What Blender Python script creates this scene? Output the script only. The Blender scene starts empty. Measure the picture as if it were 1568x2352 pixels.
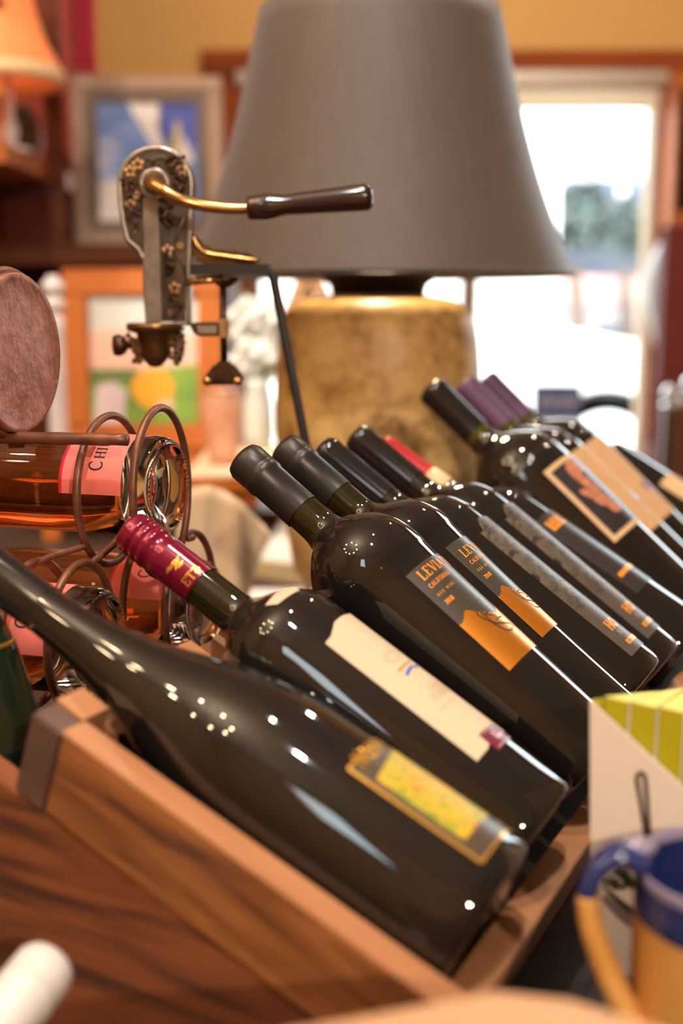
import bpy, bmesh, math, random
from mathutils import Vector as V, Matrix

# ------------------------------------------------------------------ camera, world, lights, exposure
SC = bpy.context.scene
COL = SC.collection
CZ = 1.33                      # camera height above the floor; the table top is at 0.90
F = 2613.0                     # focal length in pixels of the 1568 x 2352 frame
PITCH = math.radians(10.3)
cam_d = bpy.data.cameras.new('camera')
cam = bpy.data.objects.new('camera', cam_d)
COL.objects.link(cam)
cam.location = (0, 0, CZ)
cam.rotation_euler = (math.radians(90) - PITCH, 0, 0)
cam_d.sensor_fit = 'VERTICAL'
cam_d.sensor_height = 36.0
cam_d.sensor_width = 24.0
cam_d.lens = 36.0 * F / 2352.0
cam_d.clip_start = 0.02
cam_d.dof.use_dof = True
cam_d.dof.focus_distance = 0.83
cam_d.dof.aperture_fstop = 2.7
SC.camera = cam

world = bpy.data.worlds.new('sky')
SC.world = world
world.use_nodes = True
bg = world.node_tree.nodes['Background']
bg.inputs[0].default_value = (0.86, 0.93, 1.0, 1)
bg.inputs[1].default_value = 10.0

def lamp(name, kind, loc, power, color=(1, 1, 1), size=0.05, rot=None, **kw):
    d = bpy.data.lights.new(name, kind)
    d.energy = power
    d.color = color
    if kind in ('POINT', 'SPOT'):
        d.shadow_soft_size = size
    for k, v in kw.items():
        setattr(d, k, v)
    o = bpy.data.objects.new(name, d)
    COL.objects.link(o)
    o.location = loc
    if rot: o.rotation_euler = rot
    return o

lamp('sun', 'SUN', (0, 0, 10), 9.0, (1.0, 0.95, 0.88), angle=0.01, rot=(math.radians(42), 0, math.radians(-25)))
WARM = (1.0, 0.83, 0.64)
def spot(x, y, z, tx, ty, tz, p, color=WARM, ang=100, size=0.03):
    d = V((tx - x, ty - y, tz - z))
    o = lamp('room_and_fill_spot', 'SPOT', (x, y, z), p, color, size, spot_size=math.radians(ang), spot_blend=0.6)  # overhead spots that mirror in the bottles, and added fill spots
    o.rotation_euler = d.to_track_quat('-Z', 'Y').to_euler()
    return o
spot(0.12, 0.75, 3.2, 0.1, 0.9, 1.0, 72)
spot(0.0, -0.02, 3.2, 0.0, 0.8, 1.0, 100, (0.92, 0.95, 1.0))
spot(1.0, 2.7, 3.2, 0.3, 1.2, 1.0, 50)
spot(0.75, -1.5, 2.15, 0.0, 1.3, 1.1, 150, ang=70)  # added low front fill for the urn, no lamp known there
spot(-0.75, 1.0, 3.0, -0.2, 2.4, 1.2, 60, (1.0, .88, .74), ang=60)  # added fill to brighten the riser and the bouquet
spot(-0.9, 1.3, 2.9, -0.18, 2.44, 1.27, 170, (1.0, .97, .92), ang=17)  # added narrow beam that whitens the flowers
spot(-1.8, 1.6, 3.2, -1.0, 3.4, 1.4, 130)
spot(0.3, 2.2, 3.2, 0.3, 4.2, 2.4, 120)
spot(2.2, 1.6, 3.2, 1.6, 4.0, 1.5, 30)
HX, HY_, HZ = -1.30, 0.15, 2.9                                   # the ring chandelier
lamp('ceiling_fill', 'AREA', (HX, HY_, HZ + .05), 55, WARM, rot=(math.radians(180), 0, 0), size=0.5)  # added upward light to brighten the ceiling; the chandelier has no bowl

SC.view_settings.view_transform = 'Standard'
SC.view_settings.look = 'None'
SC.view_settings.exposure = 0.0
SC.view_settings.gamma = 1.0
SC.view_settings.use_curve_mapping = False
try:
    SC.cycles.use_denoising = True
    SC.cycles.sample_clamp_indirect = 6.0
    SC.cycles.caustics_reflective = False
    SC.cycles.max_bounces = 10
except Exception:
    pass
random.seed(4)

# ------------------------------------------------------------------ measuring helpers
RT = V((1, 0, 0)); UP = V((0, math.sin(PITCH), math.cos(PITCH))); FW = V((0, math.cos(PITCH), -math.sin(PITCH)))
EYE = V((0, 0, CZ))
def ray(x, y): return FW + RT * ((x - 784) / F) - UP * ((y - 1176) / F)
def pd(x, y, d): return EYE + ray(x, y) * d                      # by distance along the view axis
def py(x, y, Y): v = ray(x, y); return EYE + v * (Y / v.y)       # on the plane y = Y
def pz(x, y, Z): v = ray(x, y); return EYE + v * ((Z - CZ) / v.z)  # on the plane z = Z
RR = V((0.46629524, 0.88462916, 0)); QQ = V((0.88462916, -0.46629524, 0)); ZZ = V((0, 0, 1))
def W(t, u, z): return EYE + RR * t + QQ * u + ZZ * z            # rack axes: along the row, across it, up
def pt(x, y, t): v = ray(x, y); return EYE + v * (t / v.dot(RR))
TZ = 0.90

# ------------------------------------------------------------------ object helpers
ROOTM = {}
def tag(o, label=None, cat=None, group=None, kind=None):
    if label: o['label'] = label
    if cat: o['category'] = cat
    if group: o['group'] = group
    if kind: o['kind'] = kind
    return o
def frame(origin, X, Y, Z):
    return Matrix(((X.x, Y.x, Z.x, origin.x), (X.y, Y.y, Z.y, origin.y), (X.z, Y.z, Z.z, origin.z), (0, 0, 0, 1)))
def thing(name, label, cat, loc=None, M=None, group=None):
    o = bpy.data.objects.new(name, None)
    o.empty_display_size = 0.05
    COL.objects.link(o)
    if M is None: M = Matrix.Translation(V(loc))
    o.matrix_world = M
    ROOTM[o] = M.copy()
    return tag(o, label, cat, group)
def obj(name, bm, mats, parent=None, M=None, smooth=False, kind=None, label=None):
    me = bpy.data.meshes.new(name)
    if isinstance(bm, bmesh.types.BMesh):
        bm.to_mesh(me); bm.free()
    else:
        me.from_pydata(bm[0], [], bm[1])
    if not isinstance(mats, (list, tuple)): mats = [mats]
    for m in mats: me.materials.append(m)
    if smooth:
        for p in me.polygons: p.use_smooth = True
    o = bpy.data.objects.new(name, me)
    COL.objects.link(o)
    if parent is not None: o.parent = parent
    if M is not None: o.matrix_basis = M
    ROOTM[o] = (ROOTM[parent] if parent is not None else Matrix()) @ (M if M is not None else Matrix())
    if kind: o['kind'] = kind
    if label: o['label'] = label
    return o
def wobj(name, bm, mats, parent, **kw):
    """mesh given in world coordinates, stored in the coordinates of its parent"""
    inv = ROOTM[parent].inverted()
    if isinstance(bm, bmesh.types.BMesh):
        bmesh.ops.transform(bm, matrix=inv, verts=bm.verts)
    else:
        bm = ([inv @ V(v) for v in bm[0]], bm[1])
    return obj(name, bm, mats, parent, **kw)
def board(name, center, ax, ay, az, dims, mat, parent, bevel=0.0015, **kw):
    """box whose own X axis runs along the grain"""
    bm = box_bm(dims, bevel)
    M = frame(V(center), ax.normalized(), ay.normalized(), az.normalized())
    if parent is not None: M = ROOTM[parent].inverted() @ M
    return obj(name, bm, mat, parent, M=M, **kw)
def box_bm(dims, bevel=0.0, c=(0, 0, 0)):
    bm = bmesh.new()
    bmesh.ops.create_cube(bm, size=1.0)
    for v in bm.verts: v.co = V((v.co.x * dims[0] + c[0], v.co.y * dims[1] + c[1], v.co.z * dims[2] + c[2]))
    if bevel: bmesh.ops.bevel(bm, geom=list(bm.edges), offset=bevel, segments=2, affect='EDGES')
    return bm
def add_box(bm, a, b):
    a = V(a); b = V(b)
    r = bmesh.ops.create_cube(bm, size=1.0)
    for v in r['verts']: v.co = V(((a[i] + b[i]) / 2 + v.co[i] * (b[i] - a[i]) for i in range(3)))
def lathe(prof, n=64, cap=True):
    """profile of (r, z) turned round the z axis"""
    vs = []; fs = []; rows = []
    for r, z in prof:
        if r < 1e-6:
            rows.append([len(vs)] * n); vs.append((0, 0, z))
        else:
            rows.append(list(range(len(vs), len(vs) + n)))
            for k in range(n):
                a = 2 * math.pi * k / n
                vs.append((r * math.cos(a), r * math.sin(a), z))
    for i in range(len(rows) - 1):
        A, B = rows[i], rows[i + 1]
        for k in range(n):
            q = [A[k], A[(k + 1) % n], B[(k + 1) % n], B[k]]
            q2 = []
            for v in q:
                if v not in q2: q2.append(v)
            if len(q2) > 2: fs.append(q2)
    return vs, fs
def tube(points, r, n=12, closed=False):
    pts = [V(p) for p in points]; N = len(pts)
    rad = r if isinstance(r, (list, tuple)) else [r] * N
    vs = []; fs = []
    ref = None
    for i, p in enumerate(pts):
        a = pts[i - 1] if (i > 0 or closed) else pts[i]
        b = pts[(i + 1) % N] if (i < N - 1 or closed) else pts[i]
        t = (b - a).normalized()
        if ref is None:
            ref = V((0, 0, 1)) if abs(t.z) < 0.9 else V((1, 0, 0))
        u = (ref - t * ref.dot(t)).normalized(); w = t.cross(u); ref = u
        for k in range(n):
            an = 2 * math.pi * k / n
            vs.append(p + (u * math.cos(an) + w * math.sin(an)) * rad[i])
    M = N if closed else N - 1
    for i in range(M):
        for k in range(n):
            a = i * n + k; b = i * n + (k + 1) % n; j = (i + 1) % N
            fs.append((a, b, j * n + (k + 1) % n, j * n + k))
    if not closed:
        fs.append(tuple(range(n))[::-1]); fs.append(tuple((N - 1) * n + k for k in range(n)))
    return vs, fs
def join(*ms):
    vs = []; fs = []
    for v, f in ms:
        o = len(vs); vs += list(v); fs += [tuple(i + o for i in q) for q in f]
    return vs, fs
def xf(m, M): return [M @ V(v) for v in m[0]], m[1]
def prism(poly, d0, d1, bevel=0.0):
    """polygon of (x, z) extruded along y from d0 to d1"""
    bm = bmesh.new()
    vs = [bm.verts.new((x, d0, z)) for x, z in poly]
    f = bm.faces.new(vs)
    r = bmesh.ops.extrude_face_region(bm, geom=[f])
    for v in r['geom']:
        if isinstance(v, bmesh.types.BMVert): v.co.y = d1
    bmesh.ops.recalc_face_normals(bm, faces=bm.faces)
    if bevel: bmesh.ops.bevel(bm, geom=list(bm.edges), offset=bevel, segments=2, affect='EDGES')
    return bm
def bez(p0, p1, p2, p3, n=10):
    out = []
    for i in range(n + 1):
        t = i / n; s = 1 - t
        out.append(tuple(s**3 * a + 3 * s * s * t * b + 3 * s * t * t * c + t**3 * d for a, b, c, d in zip(p0, p1, p2, p3)))
    return out
def smooth_path(pts, n=8):
    P = [V(p) for p in pts]; out = []
    for i in range(len(P) - 1):
        a = P[max(i - 1, 0)]; b = P[i]; c = P[i + 1]; d = P[min(i + 2, len(P) - 1)]
        for k in range(n):
            t = k / n
            out.append(0.5 * ((2 * b) + (c - a) * t + (2 * a - 5 * b + 4 * c - d) * t * t + (3 * b - a - 3 * c + d) * t**3))
    out.append(P[-1]); return out
def ico(c, r, sub=2, sc=(1, 1, 1)):
    bm = bmesh.new(); bmesh.ops.create_icosphere(bm, subdivisions=sub, radius=r)
    vs = [V((v.co.x * sc[0], v.co.y * sc[1], v.co.z * sc[2])) + V(c) for v in bm.verts]
    bm.verts.index_update(); fs = [tuple(v.index for v in f.verts) for f in bm.faces]; bm.free(); return vs, fs

# ------------------------------------------------------------------ materials
def lin(h):
    out = []
    for i in (0, 2, 4):
        c = int(h[i:i + 2], 16) / 255
        out.append(c / 12.92 if c <= 0.04045 else ((c + 0.055) / 1.055) ** 2.4)
    return tuple(out)
def base_mat(name, color, rough=0.5, metal=0.0, spec=0.5, **kw):
    m = bpy.data.materials.new(name); m.use_nodes = True
    b = m.node_tree.nodes['Principled BSDF']
    b.inputs['Base Color'].default_value = (*color, 1)
    b.inputs['Roughness'].default_value = rough
    b.inputs['Metallic'].default_value = metal
    b.inputs['Specular IOR Level'].default_value = spec
    for k, v in kw.items():
        b.inputs[k.replace('_', ' ')].default_value = v
    return m
def nd(m, t): return m.node_tree.nodes.new(t)
def lk(m, a, b): m.node_tree.links.new(a, b)
def noise_mat(name, stops, scale=(1, 1, 1), detail=4, rough=0.5, metal=0.0, spec=0.5, coord='Object', distort=0.0, bump=0.0, nscale=1.0, roughness=0.55, **kw):
    """colour from stretched noise through a ramp: wood grain, stone, mottling"""
    m = base_mat(name, stops[0][1], rough, metal, spec, **kw)
    b = m.node_tree.nodes['Principled BSDF']
    tc = nd(m, 'ShaderNodeTexCoord'); mp = nd(m, 'ShaderNodeMapping'); nz = nd(m, 'ShaderNodeTexNoise'); cr = nd(m, 'ShaderNodeValToRGB')
    mp.inputs['Scale'].default_value = scale
    nz.inputs['Scale'].default_value = nscale; nz.inputs['Detail'].default_value = detail; nz.inputs['Distortion'].default_value = distort
    nz.inputs['Roughness'].default_value = roughness
    lk(m, tc.outputs[coord], mp.inputs['Vector']); lk(m, mp.outputs['Vector'], nz.inputs['Vector']); lk(m, nz.outputs['Fac'], cr.inputs['Fac'])
    el = cr.color_ramp.elements
    while len(el) < len(stops): el.new(0.5)
    for e, (p, c) in zip(el, stops): e.position = p; e.color = (*c, 1)
    lk(m, cr.outputs['Color'], b.inputs['Base Color'])
    if bump:
        bp = nd(m, 'ShaderNodeBump'); bp.inputs['Strength'].default_value = bump; bp.inputs['Distance'].default_value = 0.002
        lk(m, nz.outputs['Fac'], bp.inputs['Height']); lk(m, bp.outputs['Normal'], b.inputs['Normal'])
    return m
def emit_mat(name, color, s):
    m = base_mat(name, color, 0.5)
    b = m.node_tree.nodes['Principled BSDF']
    b.inputs['Emission Color'].default_value = (*color, 1); b.inputs['Emission Strength'].default_value = s
    return m
def pane_mat():
    m = bpy.data.materials.new('window_glass'); m.use_nodes = True
    nt = m.node_tree; nt.nodes.clear()
    o = nd(m, 'ShaderNodeOutputMaterial'); mx = nd(m, 'ShaderNodeMixShader'); t = nd(m, 'ShaderNodeBsdfTransparent'); g = nd(m, 'ShaderNodeBsdfGlossy'); fr = nd(m, 'ShaderNodeLayerWeight'); pw5 = nd(m, 'ShaderNodeMath'); ad = nd(m, 'ShaderNodeMath')
    t.inputs[0].default_value = (0.95, 0.98, 0.97, 1); g.inputs['Roughness'].default_value = 0.0
    fr.inputs['Blend'].default_value = 0.5; pw5.operation = 'POWER'; pw5.inputs[1].default_value = 5.0; ad.operation = 'MULTIPLY_ADD'; ad.inputs[1].default_value = 0.85; ad.inputs[2].default_value = 0.04
    lk(m, fr.outputs['Facing'], pw5.inputs[0]); lk(m, pw5.outputs[0], ad.inputs[0]); lk(m, ad.outputs[0], mx.inputs[0]); lk(m, t.outputs[0], mx.inputs[1]); lk(m, g.outputs[0], mx.inputs[2]); lk(m, mx.outputs[0], o.inputs[0])
    return m
M = {}
M['wall'] = noise_mat('wall_paint_gold', [(0.3, lin('c89a58')), (0.7, lin('c2965c'))], (1.5, 1.5, 1.5), rough=0.8)
M['wall_tan'] = noise_mat('wall_paint_tan', [(0.3, lin('d8b889')), (0.7, lin('cfae7e'))], (1.5, 1.5, 1.5), rough=0.8)
M['ceiling'] = noise_mat('ceiling_paint', [(0.3, lin('dcd0c4')), (0.7, lin('d4c8bc'))], (1, 1, 1), rough=0.9)
M['floor'] = noise_mat('floor_boards', [(0.3, lin('5a3a22')), (0.7, lin('7a5030'))], (1, 8, 1), rough=0.5)
M['orange_wood'] = noise_mat('orange_wood', [(0.3, lin('8a4414')), (0.55, lin('b5662a')), (0.75, lin('9a501c'))], (1.5, 22, 22), rough=0.6, spec=0.25)
M['trim_wood'] = noise_mat('trim_wood', [(0.3, lin('6a3010')), (0.6, lin('8c4414')), (0.8, lin('7a3a16'))], (1.2, 14, 14), rough=0.7, spec=0.2)
M['oak'] = noise_mat('oak_panel', [(0.34, lin('4a2c1e')), (0.45, lin('7a4a2a')), (0.62, lin('9c6236')), (0.8, lin('a86c40'))], (9, 70, 70), detail=3, rough=0.42, distort=0.6)
M['oak_low'] = noise_mat('oak_panel_red', [(0.36, lin('4c2c24')), (0.46, lin('6e4028')), (0.6, lin('854c2b')), (0.8, lin('8c5432'))], (6, 55, 55), detail=3, rough=0.45, distort=0.8)
M['oak_light'] = noise_mat('oak_edge', [(0.3, lin('a26c46')), (0.6, lin('b27c54')), (0.8, lin('aa744c'))], (10, 60, 60), rough=0.42)
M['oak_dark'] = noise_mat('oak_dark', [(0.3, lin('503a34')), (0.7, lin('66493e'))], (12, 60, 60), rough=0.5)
M['black_wood'] = noise_mat('black_wood_and_shade', [(0.3, lin('1c1410')), (0.7, lin('2a1d16'))], (5, 50, 50), rough=0.6)
M['table'] = noise_mat('table_plank_wood', [(0.3, lin('2e211d')), (0.5, lin('44322a')), (0.75, lin('54402f'))], (4, 45, 45), detail=4, rough=0.45, distort=0.4)
M['maroon'] = noise_mat('maroon_paint', [(0.3, lin('5e2220')), (0.7, lin('6a2a28'))], (2, 2, 2), rough=0.7, spec=0.25)
M['rust'] = noise_mat('rust_red_paint', [(0.3, lin('8e2410')), (0.7, lin('7a1c10'))], (3, 3, 3), rough=0.7)
M['case_wood'] = noise_mat('dark_case_wood', [(0.3, lin('4a2414')), (0.7, lin('6a3a22'))], (3, 20, 20), rough=0.7, spec=0.2)
M['red_cloth'] = noise_mat('red_cloth', [(0.3, lin('a01f35')), (0.7, lin('b02a3e'))], (20, 4, 2), rough=0.85)
M['wine_glass'] = base_mat('dark_wine_glass', (0.010, 0.008, 0.007), 0.035, spec=0.55, Coat_Weight=0.25, Coat_Roughness=0.03)
M['olive_glass'] = base_mat('olive_neck_glass', (0.014, 0.011, 0.003), 0.04, spec=0.6)
M['olive_bright'] = base_mat('olive_yellow_neck_glass', (0.055, 0.046, 0.004), 0.05, spec=0.6)
M['green_glass'] = base_mat('dark_green_glass', (0.012, 0.020, 0.010), 0.08, spec=0.5)
M['satin_black'] = base_mat('satin_charcoal_foil', lin('332d2a'), 0.36, 0.35, 0.4)
M['gloss_black'] = base_mat('gloss_black_foil', (0.012, 0.010, 0.010), 0.12, 0.0, 0.6)
M['purple'] = base_mat('purple_foil', lin('5c4058'), 0.5, 0.1, 0.3)
M['burgundy'] = base_mat('burgundy_foil', lin('7a1030'), 0.16, 0.35, 0.6)
M['red_foil'] = base_mat('red_foil', lin('a80f18'), 0.45, 0.1, 0.3)
M['cream_foil'] = base_mat('cream_foil', lin('d8b88c'), 0.5)
M['white_foil'] = base_mat('white_foil', lin('d8d2cc'), 0.45)
M['lbl_cream'] = noise_mat('cream_label_paper', [(0.3, lin('cfb89c')), (0.7, lin('c8b094'))], (60, 60, 60), rough=0.7, coord='UV')
M['lbl_grey'] = noise_mat('grey_label', [(0.3, lin('4a433b')), (0.7, lin('50483f'))], (40, 40, 40), rough=0.34, metal=0.35, coord='UV')
M['lbl_gold'] = noise_mat('gold_label_foil', [(0.25, lin('5a3810')), (0.30, lin('ee9a38')), (0.7, lin('e08a2c'))], (22, 34, 1), nscale=2.5, rough=0.32, metal=0.8, coord='UV', detail=6)
M['orange_ink'] = base_mat('copper_ink', lin('f09a3c'), 0.4, 0.3)
M['dark_ink'] = base_mat('dark_ink', (0.02, 0.016, 0.014), 0.5)
M['grey_ink'] = base_mat('grey_ink', lin('b0977c'), 0.6)
M['blue_ink'] = base_mat('blue_ink', lin('3c5cb0'), 0.5)
M['ochre_ink'] = base_mat('ochre_ink', lin('b08338'), 0.5)
M['tan_ink'] = base_mat('tan_ink', lin('c9a47a'), 0.45)
M['gold_ink'] = base_mat('gold_ink', lin('d8a040'), 0.28, 0.7)
M['burgundy_ink'] = base_mat('burgundy_ink', lin('6c1838'), 0.35)
M['pink_ink'] = base_mat('pale_ink', lin('d8a8a0'), 0.5)
M['lbl_bark'] = noise_mat('bark_label', [(0.36, lin('1e1814')), (0.45, lin('4a4036')), (0.6, lin('5e5246')), (0.8, lin('463c34'))], (5, 9, 1), nscale=1.6, rough=0.42, coord='UV', detail=5, distort=1.2)
M['lbl_plain_grey'] = base_mat('plain_grey_label', lin('4e443c'), 0.42)
M['lbl_dark'] = base_mat('dark_label', lin('2c2626'), 0.35)
M['lbl_frame'] = base_mat('sand_label', lin('c8a47a'), 0.6)
M['lbl_tan'] = noise_mat('tan_label', [(0.3, lin('c29a6e')), (0.7, lin('ba9066'))], (8, 8, 1), rough=0.65, coord='UV')
M['lbl_clear'] = base_mat('gold_on_black_label', lin('4a3c2c'), 0.35)
M['lbl_art'] = noise_mat('vineyard_picture', [(0.28, lin('c86a10')), (0.40, lin('e8a818')), (0.48, lin('7a8a1c')), (0.54, lin('a8a020')), (0.60, lin('e0a018')), (0.7, lin('c05a18'))], (4, 2.2, 1), nscale=2.6, rough=0.5, coord='UV', detail=4, distort=0.8)
M['copper_art'] = noise_mat('copper_figure', [(0.36, lin('4e2a22')), (0.48, lin('b0684c')), (0.66, lin('d89a7c'))], (5, 5, 1), nscale=1.6, rough=0.5, coord='UV')
M['rose_label'] = base_mat('pink_label', lin('ee7a70'), 0.55, Subsurface_Weight=0.0)
M['red_edge'] = base_mat('red_label_edge', lin('d01828'), 0.5)
M['iron'] = noise_mat('brown_iron', [(0.3, lin('5a3626')), (0.55, lin('7a4c38')), (0.8, lin('8e5a44'))], (60, 60, 60), rough=0.42, metal=0.35, bump=0.25)
M['copper_disc'] = noise_mat('hammered_copper_paint', [(0.3, lin('8a5644')), (0.55, lin('a86e5a')), (0.8, lin('b87e68'))], (60, 60, 60), rough=0.38, metal=0.3, bump=1.0, detail=6)
M['pewter'] = noise_mat('old_pewter', [(0.3, lin('887e75')), (0.7, lin('b6aca2'))], (50, 50, 50), rough=0.33, metal=0.85)
M['pewter_dark'] = noise_mat('dark_pewter', [(0.3, lin('4a4038')), (0.7, lin('6a5e54'))], (50, 50, 50), rough=0.4, metal=0.85)
M['bronze'] = noise_mat('aged_bronze', [(0.3, lin('8e6840')), (0.7, lin('c0946a'))], (90, 90, 90), rough=0.35, metal=0.6)
M['bronze_dark'] = noise_mat('dark_bronze', [(0.3, lin('3a271c')), (0.7, lin('5c4230'))], (60, 60, 60), rough=0.32, metal=0.7)
M['brass'] = base_mat('brass', lin('b88e58'), 0.22, 0.95)
M['handle_wood'] = base_mat('dark_handle_wood', lin('2c1812'), 0.2, 0.0, 0.6, Coat_Weight=0.4)
M['bronze_mid'] = noise_mat('worn_bronze', [(0.3, lin('5a4028')), (0.7, lin('86623e'))], (60, 60, 60), rough=0.3, metal=0.8)
M['black_iron'] = base_mat('black_iron', lin('2a2422'), 0.5, 0.2)
M['shade'] = noise_mat('taupe_lamp_shade', [(0.3, lin('473a33')), (0.7, lin('4e4038'))], (90, 90, 6), rough=0.6, Sheen_Weight=0.15)
M['shade_in'] = base_mat('shade_lining', lin('2e2622'), 0.8)
M['vase'] = noise_mat('crackled_gold_vase', [(0.36, lin('8a6636')), (0.46, lin('c8a064')), (0.55, lin('e0ba78')), (0.7, lin('eac87c'))], (11, 11, 11), nscale=1.7, detail=8, roughness=0.72, rough=0.42, spec=0.4)
M['black_lacquer'] = base_mat('black_lacquer', (0.015, 0.012, 0.010), 0.5, spec=0.2)
M['card_white'] = base_mat('white_card', lin('e2d2c2'), 0.6)
M['lime'] = base_mat('lime_yellow_cover', lin('aaa004'), 0.55)  # darkened to carry the shade on the booklet fronts
M['lime_top'] = base_mat('pale_yellow_paper', lin('d6ce66'), 0.7)
M['white_paper'] = base_mat('white_paper', lin('eeeae6'), 0.8)
M['cream_paper'] = noise_mat('cream_paper', [(0.3, lin('ecd4b2')), (0.5, lin('e6c8a2')), (0.7, lin('f0dabc'))], (9, 9, 1.5), rough=0.8)
M['blue_glaze'] = noise_mat('cobalt_glaze', [(0.3, lin('1c2656')), (0.7, lin('2a3668'))], (14, 14, 30), rough=0.14, spec=0.6)
M['rim_glaze'] = base_mat('worn_rim_glaze', lin('847a90'), 0.2, spec=0.6)
M['tan_glaze'] = noise_mat('amber_stoneware', [(0.3, lin('b87c34')), (0.6, lin('d09a54')), (0.8, lin('c48a44'))], (16, 16, 16), rough=0.3, spec=0.5)
M['tan_board'] = noise_mat('pale_peach_wood', [(0.3, lin('b88a62')), (0.7, lin('c2966e'))], (4, 30, 30), rough=0.6)
M['frame_taupe'] = noise_mat('taupe_frame_wood', [(0.3, lin('7c6252')), (0.6, lin('987a66')), (0.8, lin('8a6c5c'))], (3, 24, 24), rough=0.5)
M['frame_inner'] = base_mat('inner_frame_slip', lin('5e4a38'), 0.5)
M['chrome'] = base_mat('chrome', (0.75, 0.75, 0.78), 0.08, 1.0)
M['grey_ceramic'] = noise_mat('grey_glazed_ceramic', [(0.3, lin('8c8684')), (0.7, lin('989290'))], (3, 3, 3), rough=0.3)
M['lilac'] = base_mat('lilac_white_paint', lin('d0c6c4'), 0.4)
M['bloom'] = base_mat('white_petals', lin('f0f2ea'), 0.8)
M['stem_green'] = base_mat('stem_green', lin('7c8c50'), 0.7)
M['pale_vase'] = base_mat('pale_vase_glaze', lin('c8c8bc'), 0.3)
M['pink_jar'] = noise_mat('pink_copper_jar', [(0.3, lin('c88860')), (0.6, lin('e0b09a')), (0.8, lin('c07848'))], (14, 14, 9), rough=0.4)
M['blind'] = base_mat('cream_blind_cloth', lin('ddd2c0'), 0.85)
M['blind_roll'] = base_mat('white_blind_roll', lin('e6dcd6'), 0.6)
M['mullion'] = base_mat('taupe_mullion', lin('86766a'), 0.6)
M['dark_glass'] = base_mat('dark_cabinet_glass', lin('2a1a18'), 0.12)
M['pane'] = pane_mat()
M['van_white'] = base_mat('white_car_paint', (0.85, 0.87, 0.88), 0.25)
M['tyre'] = base_mat('tyre_rubber', (0.03, 0.03, 0.035), 0.8)
M['asphalt'] = noise_mat('asphalt', [(0.3, lin('8a8a8c')), (0.7, lin('a0a0a0'))], (8, 8, 8), rough=0.9)
M['bld_grey'] = noise_mat('blue_grey_masonry', [(0.3, lin('2c3642')), (0.7, lin('3c4650'))], (1.5, 1.5, 1.5), rough=0.8)  # shade over the far building is put into this dark tone
M['bld_pale'] = base_mat('pale_masonry', lin('d8d0d4'), 0.8)
M['bld_window'] = base_mat('far_window_glass', lin('3e4c5c'), 0.1)
M['awning'] = base_mat('pink_awning_cloth', lin('d8a09c'), 0.8)
M['leaf'] = noise_mat('street_tree_leaves', [(0.3, lin('2c343c')), (0.7, lin('667068'))], (3, 3, 3), rough=0.8)
M['bark'] = base_mat('street_tree_bark', lin('5a4a40'), 0.9)
M['sign_blue'] = base_mat('navy_sign', lin('3c4a7c'), 0.5)
M['sign_text'] = base_mat('pale_sign_lettering', lin('a8a4b4'), 0.5)
M['glow_orange'] = emit_mat('lit_orange_shade', lin('e88048'), 0.62)
M['amber'] = base_mat('amber_votive_glass', lin('c06a34'), 0.3)
M['bulb'] = emit_mat('lit_bulb', (1.0, 0.72, 0.42), 150.0)
M['cream_trim'] = base_mat('cream_fringe', lin('f0c898'), 0.6)

def sky_blue_painting():
    m = noise_mat('blue_seascape_paint', [(0.30, lin('34589c')), (0.48, lin('5478bc')), (0.60, lin('7c92c8')), (0.70, lin('c8c0c8')), (0.80, lin('d8ccc8'))], (2.6, 1, 3.4), nscale=2.2, detail=3, rough=0.5, distort=0.7)
    return m
M['seascape'] = sky_blue_painting()
M['paint_white'] = base_mat('white_paint_stroke', lin('d8d0d0'), 0.6)
M['paint_yellow'] = base_mat('olive_yellow_paint', lin('b8a860'), 0.6)
M['paint_navy'] = base_mat('navy_paint', lin('3c4aa0'), 0.6)
M['paint_sky'] = base_mat('pale_sky_paint', lin('c4c6bc'), 0.6)
M['paint_pink'] = base_mat('pink_cloud_paint', lin('dcb09a'), 0.6)
M['paint_green'] = noise_mat('meadow_paint', [(0.3, lin('547a2c')), (0.7, lin('84a038'))], (9, 1, 14), rough=0.6)
M['paint_dark_green'] = base_mat('dark_hedge_paint', lin('5c7038'), 0.6)
M['paint_sun'] = base_mat('orange_haystack_paint', lin('e89a18'), 0.6)
M['paint_lilac'] = base_mat('lilac_paint', lin('c8b8b8'), 0.6)

def translucent(m, amount):
    nt = m.node_tree; b = nt.nodes['Principled BSDF']; o = nt.nodes['Material Output']
    t = nd(m, 'ShaderNodeBsdfTranslucent'); mx = nd(m, 'ShaderNodeMixShader'); mx.inputs[0].default_value = amount
    src = b.inputs['Base Color']
    if src.is_linked: lk(m, src.links[0].from_socket, t.inputs[0])
    else: t.inputs[0].default_value = src.default_value
    lk(m, b.outputs[0], mx.inputs[1]); lk(m, t.outputs[0], mx.inputs[2]); lk(m, mx.outputs[0], o.inputs[0])
for k_, a_ in (('blind', .5), ('bloom', .15), ('cream_paper', .12)): translucent(M[k_], a_)
# liquid: tinted glass
def tint_glass(name, col, rough=0.0, ior=1.4):
    m = base_mat(name, col, rough, 0.0, 0.5)
    b = m.node_tree.nodes['Principled BSDF']
    b.inputs['Transmission Weight'].default_value = 1.0
    b.inputs['IOR'].default_value = ior
    return m
M['rose'] = tint_glass('rose_wine', (1.0, 0.40, 0.14), 0.0, 1.34)
M['clear'] = tint_glass('clear_glass', (0.93, 0.88, 0.82), 0.0, 1.5)

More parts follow.
